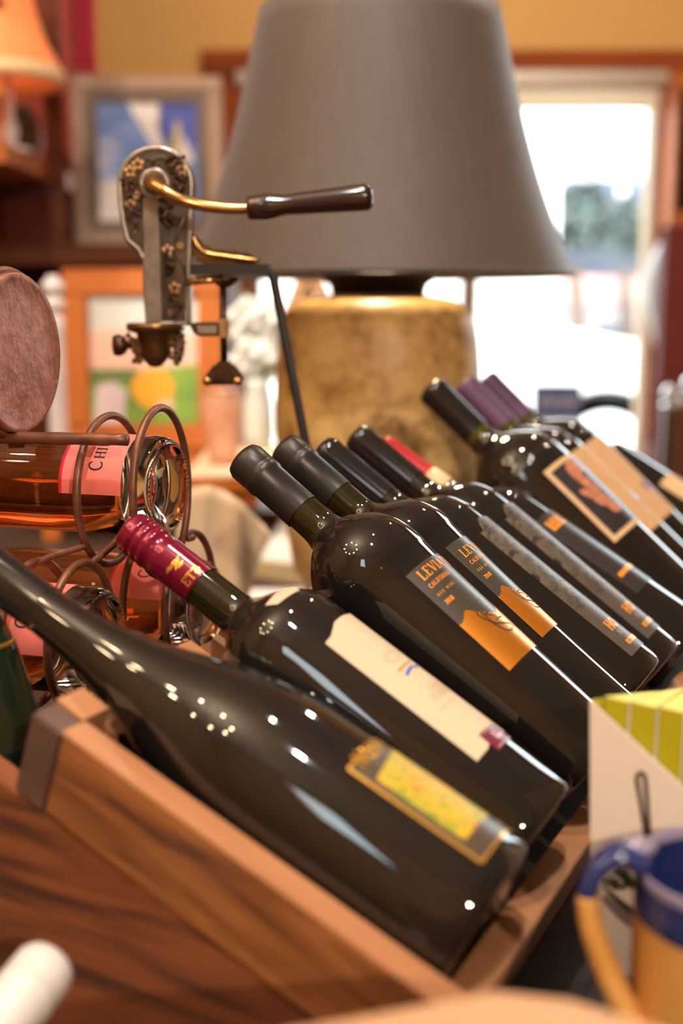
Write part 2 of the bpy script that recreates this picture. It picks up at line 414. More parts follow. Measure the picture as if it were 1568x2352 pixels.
# ------------------------------------------------------------------ the setting
BY = 4.2                                    # inner face of the back wall
def struct(name, bm, m, parent=None, **kw):
    return obj(name, bm, m, parent, kind=('structure' if parent is None else None), **kw)
XL, XR, YF, H = -3.2, 3.4, -1.9, 3.8
wl = py(575, 400, BY).x; wr = py(1503, 400, BY).x; wt = py(1300, 163, BY).z; wb = 0.42
gx0, gx1, gz0, gz1 = 1.80, 2.95, 0.85, 2.95
def plates(boxes):
    bm = bmesh.new()
    for a, b in boxes: add_box(bm, a, b)
    return bm
struct('floor', plates([((XL - .2, YF - .2, -.1), (XR + .2, BY + .15, 0.0))]), M['floor'])
struct('ceiling', plates([((XL - .2, YF - .2, H), (XR + .2, BY + .15, H + .1))]), M['ceiling'])
struct('wall_back', plates([((XL, BY, 0), (wl, BY + .15, H)), ((wr, BY, 0), (gx0, BY + .15, H)), ((gx1, BY, 0), (XR, BY + .15, H)), ((gx0, BY, 0), (gx1, BY + .15, gz0)), ((gx0, BY, gz1), (gx1, BY + .15, H)), ((wl, BY, wt), (wr, BY + .15, H)), ((wl, BY, 0), (wr, BY + .15, wb))]), M['wall'])
struct('wall_left', plates([((XL - .12, YF - .2, 0), (XL, BY + .15, H))]), M['wall_tan'])
struct('wall_right', plates([((XR, YF - .2, 0), (XR + .12, BY + .15, H))]), M['wall_tan'])
# the shop front behind the photographer: a tall narrow light beside the door
fx0, fx1, fz0, fz1 = -1.36, -0.92, 2.68, 3.60
struct('wall_front', plates([((XL, YF - .15, 0), (fx0, YF, H)), ((fx1, YF - .15, 0), (XR, YF, H)), ((fx0, YF - .15, fz1), (fx1, YF, H)), ((fx0, YF - .15, 0), (fx1, YF, fz0))]), M['wall_tan'])
w2 = struct('window_2', plates([((fx0 - .05, YF, fz0 - .05), (fx1 + .05, YF + .03, fz0)), ((fx0 - .05, YF, fz1), (fx1 + .05, YF + .03, fz1 + .05)), ((fx0 - .05, YF, fz0), (fx0, YF + .03, fz1)), ((fx1, YF, fz0), (fx1 + .05, YF + .03, fz1))]), M['trim_wood'])
struct('pane', plates([((fx0, YF - .08, fz0), (fx1, YF - .075, fz1))]), M['pane'], w2)

w3 = struct('window_3', plates([((gx0 - .06, BY - .03, gz0 - .06), (gx1 + .06, BY, gz0)), ((gx0 - .06, BY - .03, gz1), (gx1 + .06, BY, gz1 + .06)), ((gx0 - .06, BY - .03, gz0), (gx0, BY, gz1)), ((gx1, BY - .03, gz0), (gx1 + .06, BY, gz1))]), M['trim_wood'])
struct('pane', plates([((gx0, BY + .05, gz0), (gx1, BY + .055, gz1))]), M['pane'], w3)
# window to the street with its sash, panes, mullion and blind
w1 = struct('window_1', plates([((wl, BY + .02, wt - .012), (wr, BY + .09, wt)), ((wl, BY + .02, wb), (wr, BY + .09, wb + .06)), ((wl, BY + .02, wb), (wl + .03, BY + .09, wt)), ((wr - .006, BY + .02, wb), (wr, BY + .09, wt))]), M['mullion'])
mx0 = py(1060, 700, BY).x; mx1 = py(1098, 700, BY).x
struct('mullion', plates([((mx0, BY + .02, wb + .06), (mx1, BY + .08, wt - .012))]), M['mullion'], w1)
struct('pane', plates([((wl + .03, BY + .05, wb + .06), (mx0, BY + .055, wt - .012))]), M['pane'], w1)
struct('pane', plates([((mx1, BY + .05, wb + .06), (wr - .006, BY + .055, wt - .012))]), M['pane'], w1)
struct('window_sill', plates([((wl - .08, BY - .12, wb - .04), (wr + .05, BY + .02, wb))]), M['trim_wood'], w1)
t0 = py(1300, 118, BY); t1 = py(1300, 160, BY)
bm = plates([((py(463, 140, BY).x, BY - .03, t1.z), (py(1640, 140, BY).x, BY, t0.z))]); struct('trim_1', bm, M['trim_wood'])
struct('trim_2', plates([((py(463, 140, BY).x, BY - .028, 0.02), (wl, BY, t1.z))]), M['trim_wood'])
struct('trim_3', plates([((wr, BY - .03, 0.02), (py(1547, 400, BY).x, BY, t1.z))]), M['trim_wood'])
struct('baseboard_back', plates([((XL, BY - .02, 0), (py(463, 140, BY).x, BY, .14))]), M['trim_wood'])

bl = thing('roller_blind', 'cream roller blind rolled up at the top of the bright street window', 'blind', ((wl + wr) / 2, BY - .03, wt - .05))
b0 = py(1300, 203, BY - .03).z; b1 = py(1300, 242, BY - .03).z; bt = py(1300, 163, BY - .03).z
rr_ = (bt - b0) / 2
xe = py(1531, 180, BY - .03).x
wobj('roll', tube([(wl - .04, BY - .035, bt - rr_), (xe, BY - .035, bt - rr_)], rr_, 24), M['blind_roll'], bl, smooth=True)
wobj('cloth', plates([((wl, BY - .026, b1), (wr - .01, BY - .022, b0 + .02))]), M['blind'], bl)
wobj('hem_bar', plates([((wl, BY - .03, b1 - .014), (wr - .01, BY - .018, b1))]), M['blind_roll'], bl)

# maroon wall right of the window, red curtain and cabinet
WPY = 3.42
a = py(1531, 520, WPY)
struct('wall_panel_right', plates([((a.x, WPY, 0.0), (1.72, WPY + .06, py(1540, 522, WPY).z))]), M['maroon'])
cu0 = py(100, 0, 3.5).x; cu1 = py(217, 0, 3.5).x
cur = thing('red_curtain', 'deep red curtain hanging beside the gold wall, above the blue painting', 'curtain', (cu0, 3.5, 0.05))
vs = []; fs = []
for i in range(33):
    s = i / 32; x = cu0 + (cu1 - cu0) * s
    y = 3.5 + 0.012 * math.sin(s * 26)
    vs += [(x, y, 0.05), (x, y, 2.9)]
for i in range(32): fs.append((2 * i, 2 * i + 2, 2 * i + 3, 2 * i + 1))
o = wobj('cloth', (vs, fs), M['red_cloth'], cur, smooth=True)
md = o.modifiers.new('thick', 'SOLIDIFY'); md.thickness = .006
wobj('rod', tube([(cu0 - .15, 3.5, 2.92), (cu1 + .1, 3.5, 2.92)], .012), M['black_iron'], cur, smooth=True)
wobj('bracket', plates([((cu0 - .1, 3.5, 2.9), (cu0 - .07, BY, 2.94))]), M['black_iron'], cur)

cb = thing('wall_cabinet', 'orange-brown wooden wall cabinet with dark glass door, right of the window', 'cabinet', (py(1620, 400, BY - .16).x, BY - .1, py(1600, 515, BY - .16).z))
cx0 = py(1549, 300, BY - .16).x; cx1 = cx0 + .46; cz0 = py(1600, 516, BY - .16).z; cz1 = py(1600, 165, BY - .16).z
wobj('carcass', plates([((cx0, BY - .14, cz0), (cx1, BY - .032, cz1))]), M['orange_wood'], cb)
dz = .045
dr = wobj('door', plates([((cx0, BY - .16, cz0), (cx1, BY - .141, cz0 + dz)), ((cx0, BY - .16, cz1 - dz), (cx1, BY - .141, cz1)), ((cx0, BY - .16, cz0 + dz), (cx0 + .012, BY - .141, cz1 - dz)), ((cx1 - dz, BY - .16, cz0 + dz), (cx1, BY - .141, cz1 - dz))]), M['orange_wood'], cb)
wobj('glass_panel', plates([((cx0 + .012, BY - .152, cz0 + dz), (cx1 - dz, BY - .146, cz1 - dz))]), M['dark_glass'], dr)

# ------------------------------------------------------------------ the street
struct('ground_street', plates([((-9, BY + .15, -.12), (9, 19, -.02))]), M['asphalt'])
BD = 14.0
far = thing('street_building', 'blue-grey building with dark windows across the street', 'building', (1.5, BD + 1, 0))
fz = py(1400, 398, BD).z
wobj('wall', plates([((py(1284, 400, BD).x - .6, BD, 0), (py(1700, 400, BD).x, BD + 2, fz))]), M['bld_grey'], far)
wobj('parapet', plates([((py(1284, 400, BD).x - 3.4, BD - .1, fz), (py(1700, 400, BD).x + .2, BD + 2, fz + .75))]), M['bld_pale'], far)
for x0, x1, y0, y1 in ((1292, 1345, 412, 470), (1360, 1420, 412, 470), (1435, 1490, 412, 470), (1292, 1345, 500, 545), (1360, 1420, 500, 545), (1435, 1490, 500, 545)):
    p = py(x0, y1, BD); q = py(x1, y0, BD)
    w = wobj('window', plates([((p.x - .05, BD - .05, p.z - .05), (q.x + .05, BD - .003, p.z)), ((p.x - .05, BD - .05, q.z), (q.x + .05, BD - .003, q.z + .05)), ((p.x - .05, BD - .05, p.z), (p.x, BD - .003, q.z)), ((q.x, BD - .05, p.z), (q.x + .05, BD - .003, q.z))]), M['bld_pale'], far)
    wobj('pane', plates([((p.x, BD - .03, p.z), (q.x, BD - .01, q.z))]), M['bld_window'], w)
p = py(1284, 700, BD); q = py(1690, 640, BD)
wobj('awning', prism([(BD, 0), (BD - 1.0, -.45), (BD - 1.0, -.62), (BD, -.2)], 0, 1) if False else plates([((p.x - .5, BD - .9, p.z), (q.x, BD - .004, q.z))]), M['awning'], far)
p = py(1284, 790, BD); q = py(1690, 705, BD)
wobj('shop_front', plates([((p.x - .5, BD - .06, 0), (q.x, BD - .005, q.z))]), M['bld_pale'], far)
for x0, x1 in ((1370, 1460), (1500, 1600)):
    p = py(x0, 780, BD - .1); q = py(x1, 745, BD - .1)
    wobj('shop_window', plates([((p.x, BD - .1, p.z), (q.x, BD - .07, q.z))]), M['bld_window'], far)

def street_tree(px_, Y, h, r, label, seed):
    rnd = random.Random(seed)
    c = py(px_, 500, Y)
    t = thing('street_tree', label, 'tree', (c.x, Y, -.02), group=None)
    wobj('trunk', tube([(c.x, Y, -.02), (c.x + .05, Y, h * .4), (c.x - .03, Y, h * .8)], [.14, .11, .07], 10), M['bark'], t, smooth=True)
    bm = bmesh.new()
    for k in range(420):
        a = rnd.random() * 6.28; e = math.acos(2 * rnd.random() - 1); q = r * rnd.random() ** .33
        p = V((c.x + q * math.sin(e) * math.cos(a), Y + q * math.sin(e) * math.sin(a), h + q * .8 * math.cos(e)))
        n = V((rnd.uniform(-1, 1), rnd.uniform(-1, 1), rnd.uniform(.1, 1))).normalized(); u = n.orthogonal().normalized(); w = n.cross(u)
        s = rnd.uniform(.06, .12)
        bm.faces.new([bm.verts.new(p + u * s), bm.verts.new(p + w * s * .6), bm.verts.new(p - u * s), bm.verts.new(p - w * s * .6)])
    wobj('foliage', bm, M['leaf'], t, kind='stuff')
street_tree(1330, 11.5, py(1330, 500, 11.5).z, .42, 'small pale green street tree beyond the white van', 3)
street_tree(1445, 12.5, py(1445, 520, 12.5).z, .38, 'dusty green street tree near the pink awning, far right of the window', 5)

# white van parked at the kerb
VY = 7.4
vr = py(1284, 500, VY).x; vt = py(1284, 392, VY).z
van = thing('delivery_van', 'white delivery van parked outside the street window', 'van', (vr - 1, VY + .9, -.02))
hz = py(1284, 752, VY).z; hz2 = py(1465, 786, VY).z; nx = py(1515, 900, VY).x; hx = py(1468, 786, VY).x
lo = .32
bm = prism([(vr - 4.2, lo), (vr - 4.2, vt), (vr - .03, vt), (vr, vt - .06), (vr, lo)], VY, VY + 1.9, .03); wobj('cargo_body', bm, M['van_white'], van)
wx = py(1392, 1040, VY).x; wz_ = .36; wr_ = .40
arch = [(wx + wr_ * math.cos(a), wz_ + wr_ * math.sin(a)) for a in [math.pi * k / 16 for k in range(16, -1, -1)]]
bm = prism([(vr + .002, lo), (vr + .002, hz), (hx, hz2), (nx - .03, hz2 - .14), (nx, lo + .35), (nx - .02, lo)] + [p for p in arch[::-1] if p[1] > lo] , VY + .04, VY + 1.86)
wobj('bonnet', bm, M['van_white'], van)
for wxx in (wx, vr - 3.2):
    wh = wobj('wheel', xf(lathe([(0, -.1), (.2, -.1), (.31, -.09), (.34, -.06), (.34, .06), (.31, .09), (.2, .1), (0, .1)], 32), Matrix.Translation((wxx, VY + .14, .34)) @ Matrix.Rotation(math.pi / 2, 4, 'X')), M['tyre'], van, smooth=True)
    wobj('hub_cap', xf(lathe([(0, -.02), (.27, -.015), (.30, .01), (0, .01)], 32), Matrix.Translation((wxx, VY + .03, .34)) @ Matrix.Rotation(math.pi / 2, 4, 'X')), M['van_white'], wh, smooth=True)
wobj('wheel_arch_trim', tube([(wx + (wr_ + .015) * math.cos(math.pi * k / 20), VY + .04, wz_ + (wr_ + .015) * math.sin(math.pi * k / 20)) for k in range(21)], .022, 8), M['tyre'], van, smooth=True)
p = py(1500, 870, VY + .04); wobj('headlight', xf(ico((0, 0, 0), .09, 2, (.5, .5, 1)), Matrix.Translation((nx - .02, VY + .25, p.z))), M['chrome'], van, smooth=True)
wobj('bumper', plates([((nx - .12, VY + .02, lo - .02), (nx + .06, VY + 1.88, lo + .2))]), M['bld_grey'], van)

# small blue sign in the window
SY = BY - .06
p = py(1222, 962, SY); q = py(1336, 882, SY); p2 = py(1336, 996, SY)
sg = thing('window_sign', 'small navy blue sign standing low in the street window', 'sign', ((p.x + q.x) / 2, SY, wb))
wobj('board', plates([((p.x, SY, p.z), (q.x, SY + .01, q.z))]), M['sign_blue'], sg)
wobj('lower_strip', plates([((p.x, SY + .001, p2.z), (q.x, SY + .009, p.z - .001))]), M['white_paper'], sg)
wobj('stake', plates([(((p.x + q.x) / 2 - .012, SY + .0101, wb), ((p.x + q.x) / 2 + .012, SY + .018, p.z + .02))]), M['mullion'], sg)
bx = []
wdt = (q.x - p.x)
for k, (s, w_, hh) in enumerate(((.12, .10, .3), (.26, .05, .42), (.35, .09, .3), (.49, .09, .3), (.62, .08, .3), (.74, .05, .42), (.82, .09, .3))):
    z0 = p.z + (q.z - p.z) * .33
    bx.append(((p.x + wdt * s, SY - .002, z0), (p.x + wdt * (s + w_ * .85), SY, z0 + (q.z - p.z) * hh)))
wobj('lettering', plates(bx), M['sign_text'], sg, label='pale blurred lettering')

# ------------------------------------------------------------------ the display table
PX = V((math.cos(math.radians(27)), math.sin(math.radians(27)), 0)); PN = V((-PX.y, PX.x, 0))
tc = V((.0, 1.42, TZ))
tbl = thing('display_table', 'large dark plank table holding the wine displays', 'table', (tc.x, tc.y, 0))
NP = 17; pw = .15
for k in range(NP):
    c = tc + PN * ((k - (NP - 1) / 2) * pw + 0.05) + ZZ * (-.02)
    board('plank', c, PX, PN, ZZ, (2.8, pw - .0015, .04), M['table'], tbl, .0015)
for sx in (-1, 1):
    for sy in (-1, 1):
        c = tc + PX * (1.3 * sx) + PN * (1.15 * sy)
        board('leg', (c.x, c.y, .43), ZZ, PX, PN, (.859, .09, .09), M['table'], tbl, .004)
    board('apron', tc + PN * (1.15 * sx) - ZZ * .10, PX, PN, ZZ, (2.5, .03, .118), M['table'], tbl, .002)
    board('apron', tc + PX * (1.3 * sx) - ZZ * .10, PN, PX, ZZ, (2.2, .03, .118), M['table'], tbl, .002)

# ------------------------------------------------------------------ tilted bottle rack
rack = thing('tilted_bottle_rack', 'tilted oak display rack holding a row of dark wine bottles', 'rack', W(.45, -.3, TZ - CZ))
SA = math.atan2(.105, .2475)                                     # slope of the rim
AX = (QQ * math.cos(SA) - ZZ * math.sin(SA)); NU = (QQ * math.sin(SA) + ZZ * math.cos(SA))
T0, T1 = .437, 1.60
def rackpoly(name, poly, t0, t1, mat, **kw):
    """polygon of (u, z) extruded along the row, with the grain along the slope"""
    M_ = frame(W(t0, 0, 0), AX, -RR, NU)
    inv = M_.inverted()
    n = len(poly)
    vs = [inv @ W(t0, u, z) for u, z in poly] + [inv @ W(t1, u, z) for u, z in poly]
    bm = bmesh.new(); bv = [bm.verts.new(v) for v in vs]
    bm.faces.new(bv[:n]); bm.faces.new(bv[n:][::-1])
    for i in range(n): bm.faces.new((bv[i], bv[n + i], bv[n + (i + 1) % n], bv[(i + 1) % n]))
    bmesh.ops.recalc_face_normals(bm, faces=bm.faces)
    bmesh.ops.bevel(bm, geom=list(bm.edges), offset=.0012, segments=2, affect='EDGES')
    return obj(name, bm, mat, rack, M=ROOTM[rack].inverted() @ M_, **kw)
def lowpoly(name, poly, t0, t1, mat):
    M_ = frame(W(t0, 0, 0), QQ, -RR, ZZ); inv = M_.inverted(); n = len(poly)
    vs = [inv @ W(t0, u, z) for u, z in poly] + [inv @ W(t1, u, z) for u, z in poly]
    bm = bmesh.new(); bv = [bm.verts.new(v) for v in vs]
    bm.faces.new(bv[:n]); bm.faces.new(bv[n:][::-1])
    for i in range(n): bm.faces.new((bv[i], bv[n + i], bv[n + (i + 1) % n], bv[(i + 1) % n]))
    bmesh.ops.recalc_face_normals(bm, faces=bm.faces)
    bmesh.ops.bevel(bm, geom=list(bm.edges), offset=.001, segments=2, affect='EDGES')
    return obj(name, bm, mat, rack, M=ROOTM[rack].inverted() @ M_)
sl = -.105 / .2475
rim = lambda u: -.225 + (u + .398) * sl
for ta, tb in ((T0, T0 + .0195), (T1, T1 + .0195)):
    rackpoly('side_board', [(-.398, rim(-.398)), (-.172, rim(-.172)), (-.190, rim(-.172) - .046), (-.4135, rim(-.4135) - .053)], ta, tb, M['oak'])
    rackpoly('end_strip', [(-.4185, rim(-.4185) + .001), (-.399, rim(-.399)), (-.4145, rim(-.4145) - .054), (-.434, rim(-.434) - .053)], ta, tb, M['oak_dark'], label='dark oak end cap')  # darker band across the end of the side board
    lowpoly('gusset_board', [(-.56, TZ - CZ), (-.56, -.215), (-.438, rim(-.438) - .055), (-.192, rim(-.192) - .056), (-.226, TZ - CZ)], ta + .001, tb - .001, M['oak_low'])
for ta, tb in ((T0, T0 + .0195),):
    rackpoly('rim_strip', [(-.399, rim(-.399) + .0005), (-.172, rim(-.172) + .0005), (-.172, rim(-.172) + .0025), (-.399, rim(-.399) + .0025)], ta, tb, M['oak_light'], label='pale rounded rim strip')
def notched_slat(necks):
    M_ = frame(W(T0 + .02, 0, 0), AX, -RR, NU); inv = M_.inverted()
    bm = bmesh.new()
    prof = [(0, 0)]
    for t, w, d in necks:
        a = t - T0 - .02
        prof += [(a - w, 0)] + [(a - w * math.cos(k * math.pi / 8), -d * math.sin(k * math.pi / 8) ** .6) for k in range(1, 8)] + [(a + w, 0)]
    prof.append((T1 - T0 - .021, 0))
    rows = []
    for t, h in prof:
        row = []
        for u, off in ((-.4185, .0025), (-.4005, .001), (-.4215, -.058), (-.4395, -.058)):
            z = rim(u) + off if off > -.01 else rim(u + .021) - .055
            p = W(T0 + .02 + t, u, z)
            if off > -.01: p = p + NU * h
            row.append(bm.verts.new(inv @ p))
        rows.append(row)
    for A, B in zip(rows, rows[1:]):
        for k in range(4): bm.faces.new((A[k], A[(k + 1) % 4], B[(k + 1) % 4], B[k]))
    bm.faces.new(rows[0][::-1]); bm.faces.new(rows[-1])
    bmesh.ops.recalc_face_normals(bm, faces=bm.faces)
    return obj('top_slat', bm, M['oak_light'], rack, M=ROOTM[rack].inverted() @ M_)
notched_slat([(.507, .028, .028), (.602, .018, .010), (.875, .024, .018), (.965, .032, .036), (1.055, .037, .047), (1.155, .043, .050), (1.262, .046, .050), (1.367, .051, .0535), (1.470, .044, .040)])
fl = lambda u: -.415 + (u + .215) * -math.tan(math.radians(25))
rackpoly('floor_board', [(-.420, fl(-.42)), (-.2265, fl(-.2265)), (-.2315, fl(-.2265) - .011), (-.425, fl(-.42) - .011)], T0 + .021, T1 - .002, M['black_wood'])  # black tone stands in for the shade in the gap under the bottles
lowpoly('bottom_lip', [(-.193, -.331), (-.171, -.329), (-.214, TZ - CZ), (-.236, TZ - CZ)], T0 + .02, T1 - .001, M['oak_light'])

# ------------------------------------------------------------------ bottles
def bordeaux(R, rn, zs, zn, L, Rb=None):
    h = zn - zs; Rb = Rb or R
    p = [(0, .004), (Rb * .55, .0015), (Rb * .80, 0), (Rb * .93, .0012), (Rb * .985, .0045), (Rb, .011)]
    p += [(Rb + (R - Rb) * .35, zs * .35), (Rb + (R - Rb) * .7, zs * .7)]
    p += bez((R, zs), (R, zs + .40 * h), (R * .97, zs + .60 * h), (rn + (R - rn) * .48, zs + .71 * h), 12)
    p += bez((rn + (R - rn) * .48, zs + .71 * h), (rn + (R - rn) * .16, zs + .78 * h), (rn, zs + .84 * h), (rn, zn + .1 * h), 8)[1:]
    return p
def rhone(R, rn, zs, zn, L):
    p = [(0, .004), (R * .55, .0015), (R * .80, 0), (R * .93, .0012), (R * .985, .0045), (R, .012)]
    p += [(R, zs * .5)]
    m = rn + (R - rn) * .42; zm = zs + (zn - zs) * .52
    p += bez((R, zs), (R, zs + .030), (R * .80, zm - .034), (m, zm), 14)
    p += bez((m, zm), (rn + (m - rn) * .45, zm + .030), (rn * 1.02, zn - .03), (rn, zn), 10)[1:]
    return p
def outline(pts, n=4):
    """bottle profile through measured (radius, height) pairs, from the heel to the neck"""
    Rb = pts[0][0]
    p = [(0, .004), (Rb * .55, .0015), (Rb * .80, 0), (Rb * .93, .0012), (Rb * .985, .0045), (Rb, .011)]
    q = smooth_path([V((r, z, 0)) for r, z in [(Rb, .011)] + pts[1:]], n)
    out = []
    for v in q[1:]:
        if v.y > (out[-1][1] if out else .011) + 1e-5: out.append((v.x, v.y))
    return p + out
class Bottle:
    pass
def make_bottle(name, label, R, rn, prof, L, Mx, body_mat, cat='bottle', group=None, cap=None, neck_mat=None, zneck=None):
    b = Bottle(); b.R = R; b.M = Mx; b.inv = Mx.inverted(); b.prof = prof
    b.root = thing(name, label, cat, M=Mx, group=group)
    body = [p for p in prof]
    body += [(rn * .985, L - .03), (rn * .96, L - .004), (rn * .8, L - .001), (0, L - .001)]
    n = 72
    b.body = obj('glass_body', lathe(body, n), [body_mat, neck_mat or body_mat], b.root, smooth=True)
    if zneck is not None:
        for p in b.body.data.polygons:
            if p.center.z > zneck: p.material_index = 1
    if cap:
        z0, mat, style = cap
        g = .0007
        if style == 'foil':
            cp = [(rn + g, z0), (rn + g, L - .0265), (rn * 1.07 + g, L - .0255), (rn * 1.07 + g, L - .0195), (rn * 1.03 + g, L - .0185), (rn * 1.06 + g, L - .0170), (rn * 1.07 + g, L - .005), (rn * 1.0, L - .001), (rn * .8, L + .0004), (0, L + .0004)]
        elif style == 'plain':
            cp = [(rn + g, z0), (rn + g * 1.5, L - .012), (rn * 1.06 + g, L - .010), (rn * 1.06 + g, L - .005), (rn * .96, L - .0006), (rn * .7, L + .0006), (0, L + .0006)]
        else:                                                    # screw cap with knurled rings
            cp = [(rn + g, z0)]
            zz = L - .024
            cp += [(rn + g, zz - .012), (rn * 1.05, zz - .0105), (rn * 1.05, zz - .008), (rn * 1.0, zz - .0068)]
            for k in range(3):
                q = zz + k * .0065
                cp += [(rn * 1.02, q), (rn * 1.09, q + .0016), (rn * 1.09, q + .0040), (rn * 1.02, q + .0055)]
            cp += [(rn * 1.06, L - .003), (rn * 1.0, L - .0002), (rn * .9, L + .0006), (0, L + .0006)]
        b.cap = obj('screw_cap' if style == 'screw' else 'foil_capsule', lathe(cp, 56), mat, b.root, smooth=True)
    return b
def rad(b, z):
    P = b.prof
    for (r0, z0), (r1, z1) in zip(P, P[1:]):
        if z0 <= z <= z1 and z1 > z0: return r0 + (r1 - r0) * (z - z0) / (z1 - z0)
    return P[-1][0]
def hit(b, x, y, R=None):
    """where the view line of a point of the photograph meets the side of the bottle: angle from its front, height"""
    fixed = R is not None
    R = R or b.R
    o = b.inv @ EYE; d = b.inv.to_3x3() @ ray(x, y)
    for _ in range(4):
        a = d.x**2 + d.y**2; h = o.x * d.x + o.y * d.y; c = o.x**2 + o.y**2 - R * R
        ds = h * h - a * c
        s = (-h - math.sqrt(max(ds, 0))) / a
        p = o + d * s
        if fixed or p.z > .2: break
        R = rad(b, max(p.z, .012))
    return math.atan2(p.x, -p.y), p.z
def wrap(b, me2, eps, R=None):
    vs, fs = me2
    out = []
    for ph, z in vs:
        r = (R if R else rad(b, z)) + eps
        out.append((r * math.sin(ph), -r * math.cos(ph), z))
    return out, fs
def put(b, name, me2, mat, eps, parent=None, R=None, uv=None, label=None):
    o = obj(name, wrap(b, me2, eps, R), mat, parent or b.root, smooth=True, label=label)
    xs = [v[0] for v in me2[0]]; zs = [v[1] for v in me2[0]]
    x0, x1, z0, z1 = min(xs), max(xs), min(zs), max(zs)
    ul = o.data.uv_layers.new(name='uv')
    for lp in o.data.loops:
        p = me2[0][lp.vertex_index]
        ul.data[lp.index].uv = ((p[0] - x0) / max(x1 - x0, 1e-6), (p[1] - z0) / max(z1 - z0, 1e-6))
    return o
def band(p0, p1, zb, zt, n=28, m=6):
    vs = []; fs = []
    for i in range(n + 1):
        ph = p0 + (p1 - p0) * i / n
        a = zb(ph) if callable(zb) else zb; c = zt(ph) if callable(zt) else zt
        for j in range(m + 1): vs.append((ph, a + (c - a) * j / m))
    for i in range(n):
        for j in range(m):
            k = i * (m + 1) + j
            fs.append((k, k + m + 1, k + m + 2, k + 1))
    return vs, fs
def piece(pts):
    pts = sorted(pts)
    def f(x):
        if x <= pts[0][0]: return pts[0][1]
        for (a, c), (e, g) in zip(pts, pts[1:]):
            if a <= x <= e: return c + (g - c) * (x - a) / max(e - a, 1e-9)
        return pts[-1][1]
    return f
def poly2(pts, cuts=3):
    bm = bmesh.new()
    f = bm.faces.new([bm.verts.new((x, z * 20, 0)) for x, z in pts])
    bmesh.ops.triangulate(bm, faces=bm.faces[:])
    bmesh.ops.subdivide_edges(bm, edges=bm.edges[:], cuts=cuts, use_grid_fill=True)
    bm.normal_update()
    for f in bm.faces:
        if f.normal.z < 0: f.normal_flip()
    bm.verts.index_update()
    vs = [(v.co.x, v.co.y / 20) for v in bm.verts]; fs = [tuple(v.index for v in f.verts) for f in bm.faces]
    bm.free(); return vs, fs
def ribbon(b, pts, w):
    """line of given width (metres) over (angle, height) points, tapering where w is a list"""
    vs = []; fs = []
    P = [V((p[0] * b.R, p[1])) for p in pts]
    # refine
    Q = [P[0]]
    for a, c in zip(P, P[1:]):
        n = max(1, int((c - a).length / .004))
        for k in range(1, n + 1): Q.append(a + (c - a) * k / n)
    for i, p in enumerate(Q):
        a = Q[max(i - 1, 0)]; c = Q[min(i + 1, len(Q) - 1)]
        t = (c - a)
        if t.length < 1e-9: t = V((1, 0))
        t.normalize(); nn = V((-t.y, t.x))
        ww = w if not isinstance(w, (list, tuple)) else w[0] + (w[1] - w[0]) * i / max(len(Q) - 1, 1)
        for s in (-.5, .5):
            q = p + nn * (ww * s); vs.append((q.x / b.R, q.y))
    for i in range(len(Q) - 1): fs.append((2 * i, 2 * i + 2, 2 * i + 3, 2 * i + 1))
    return vs, fs
def join2(ms): return join(*ms)

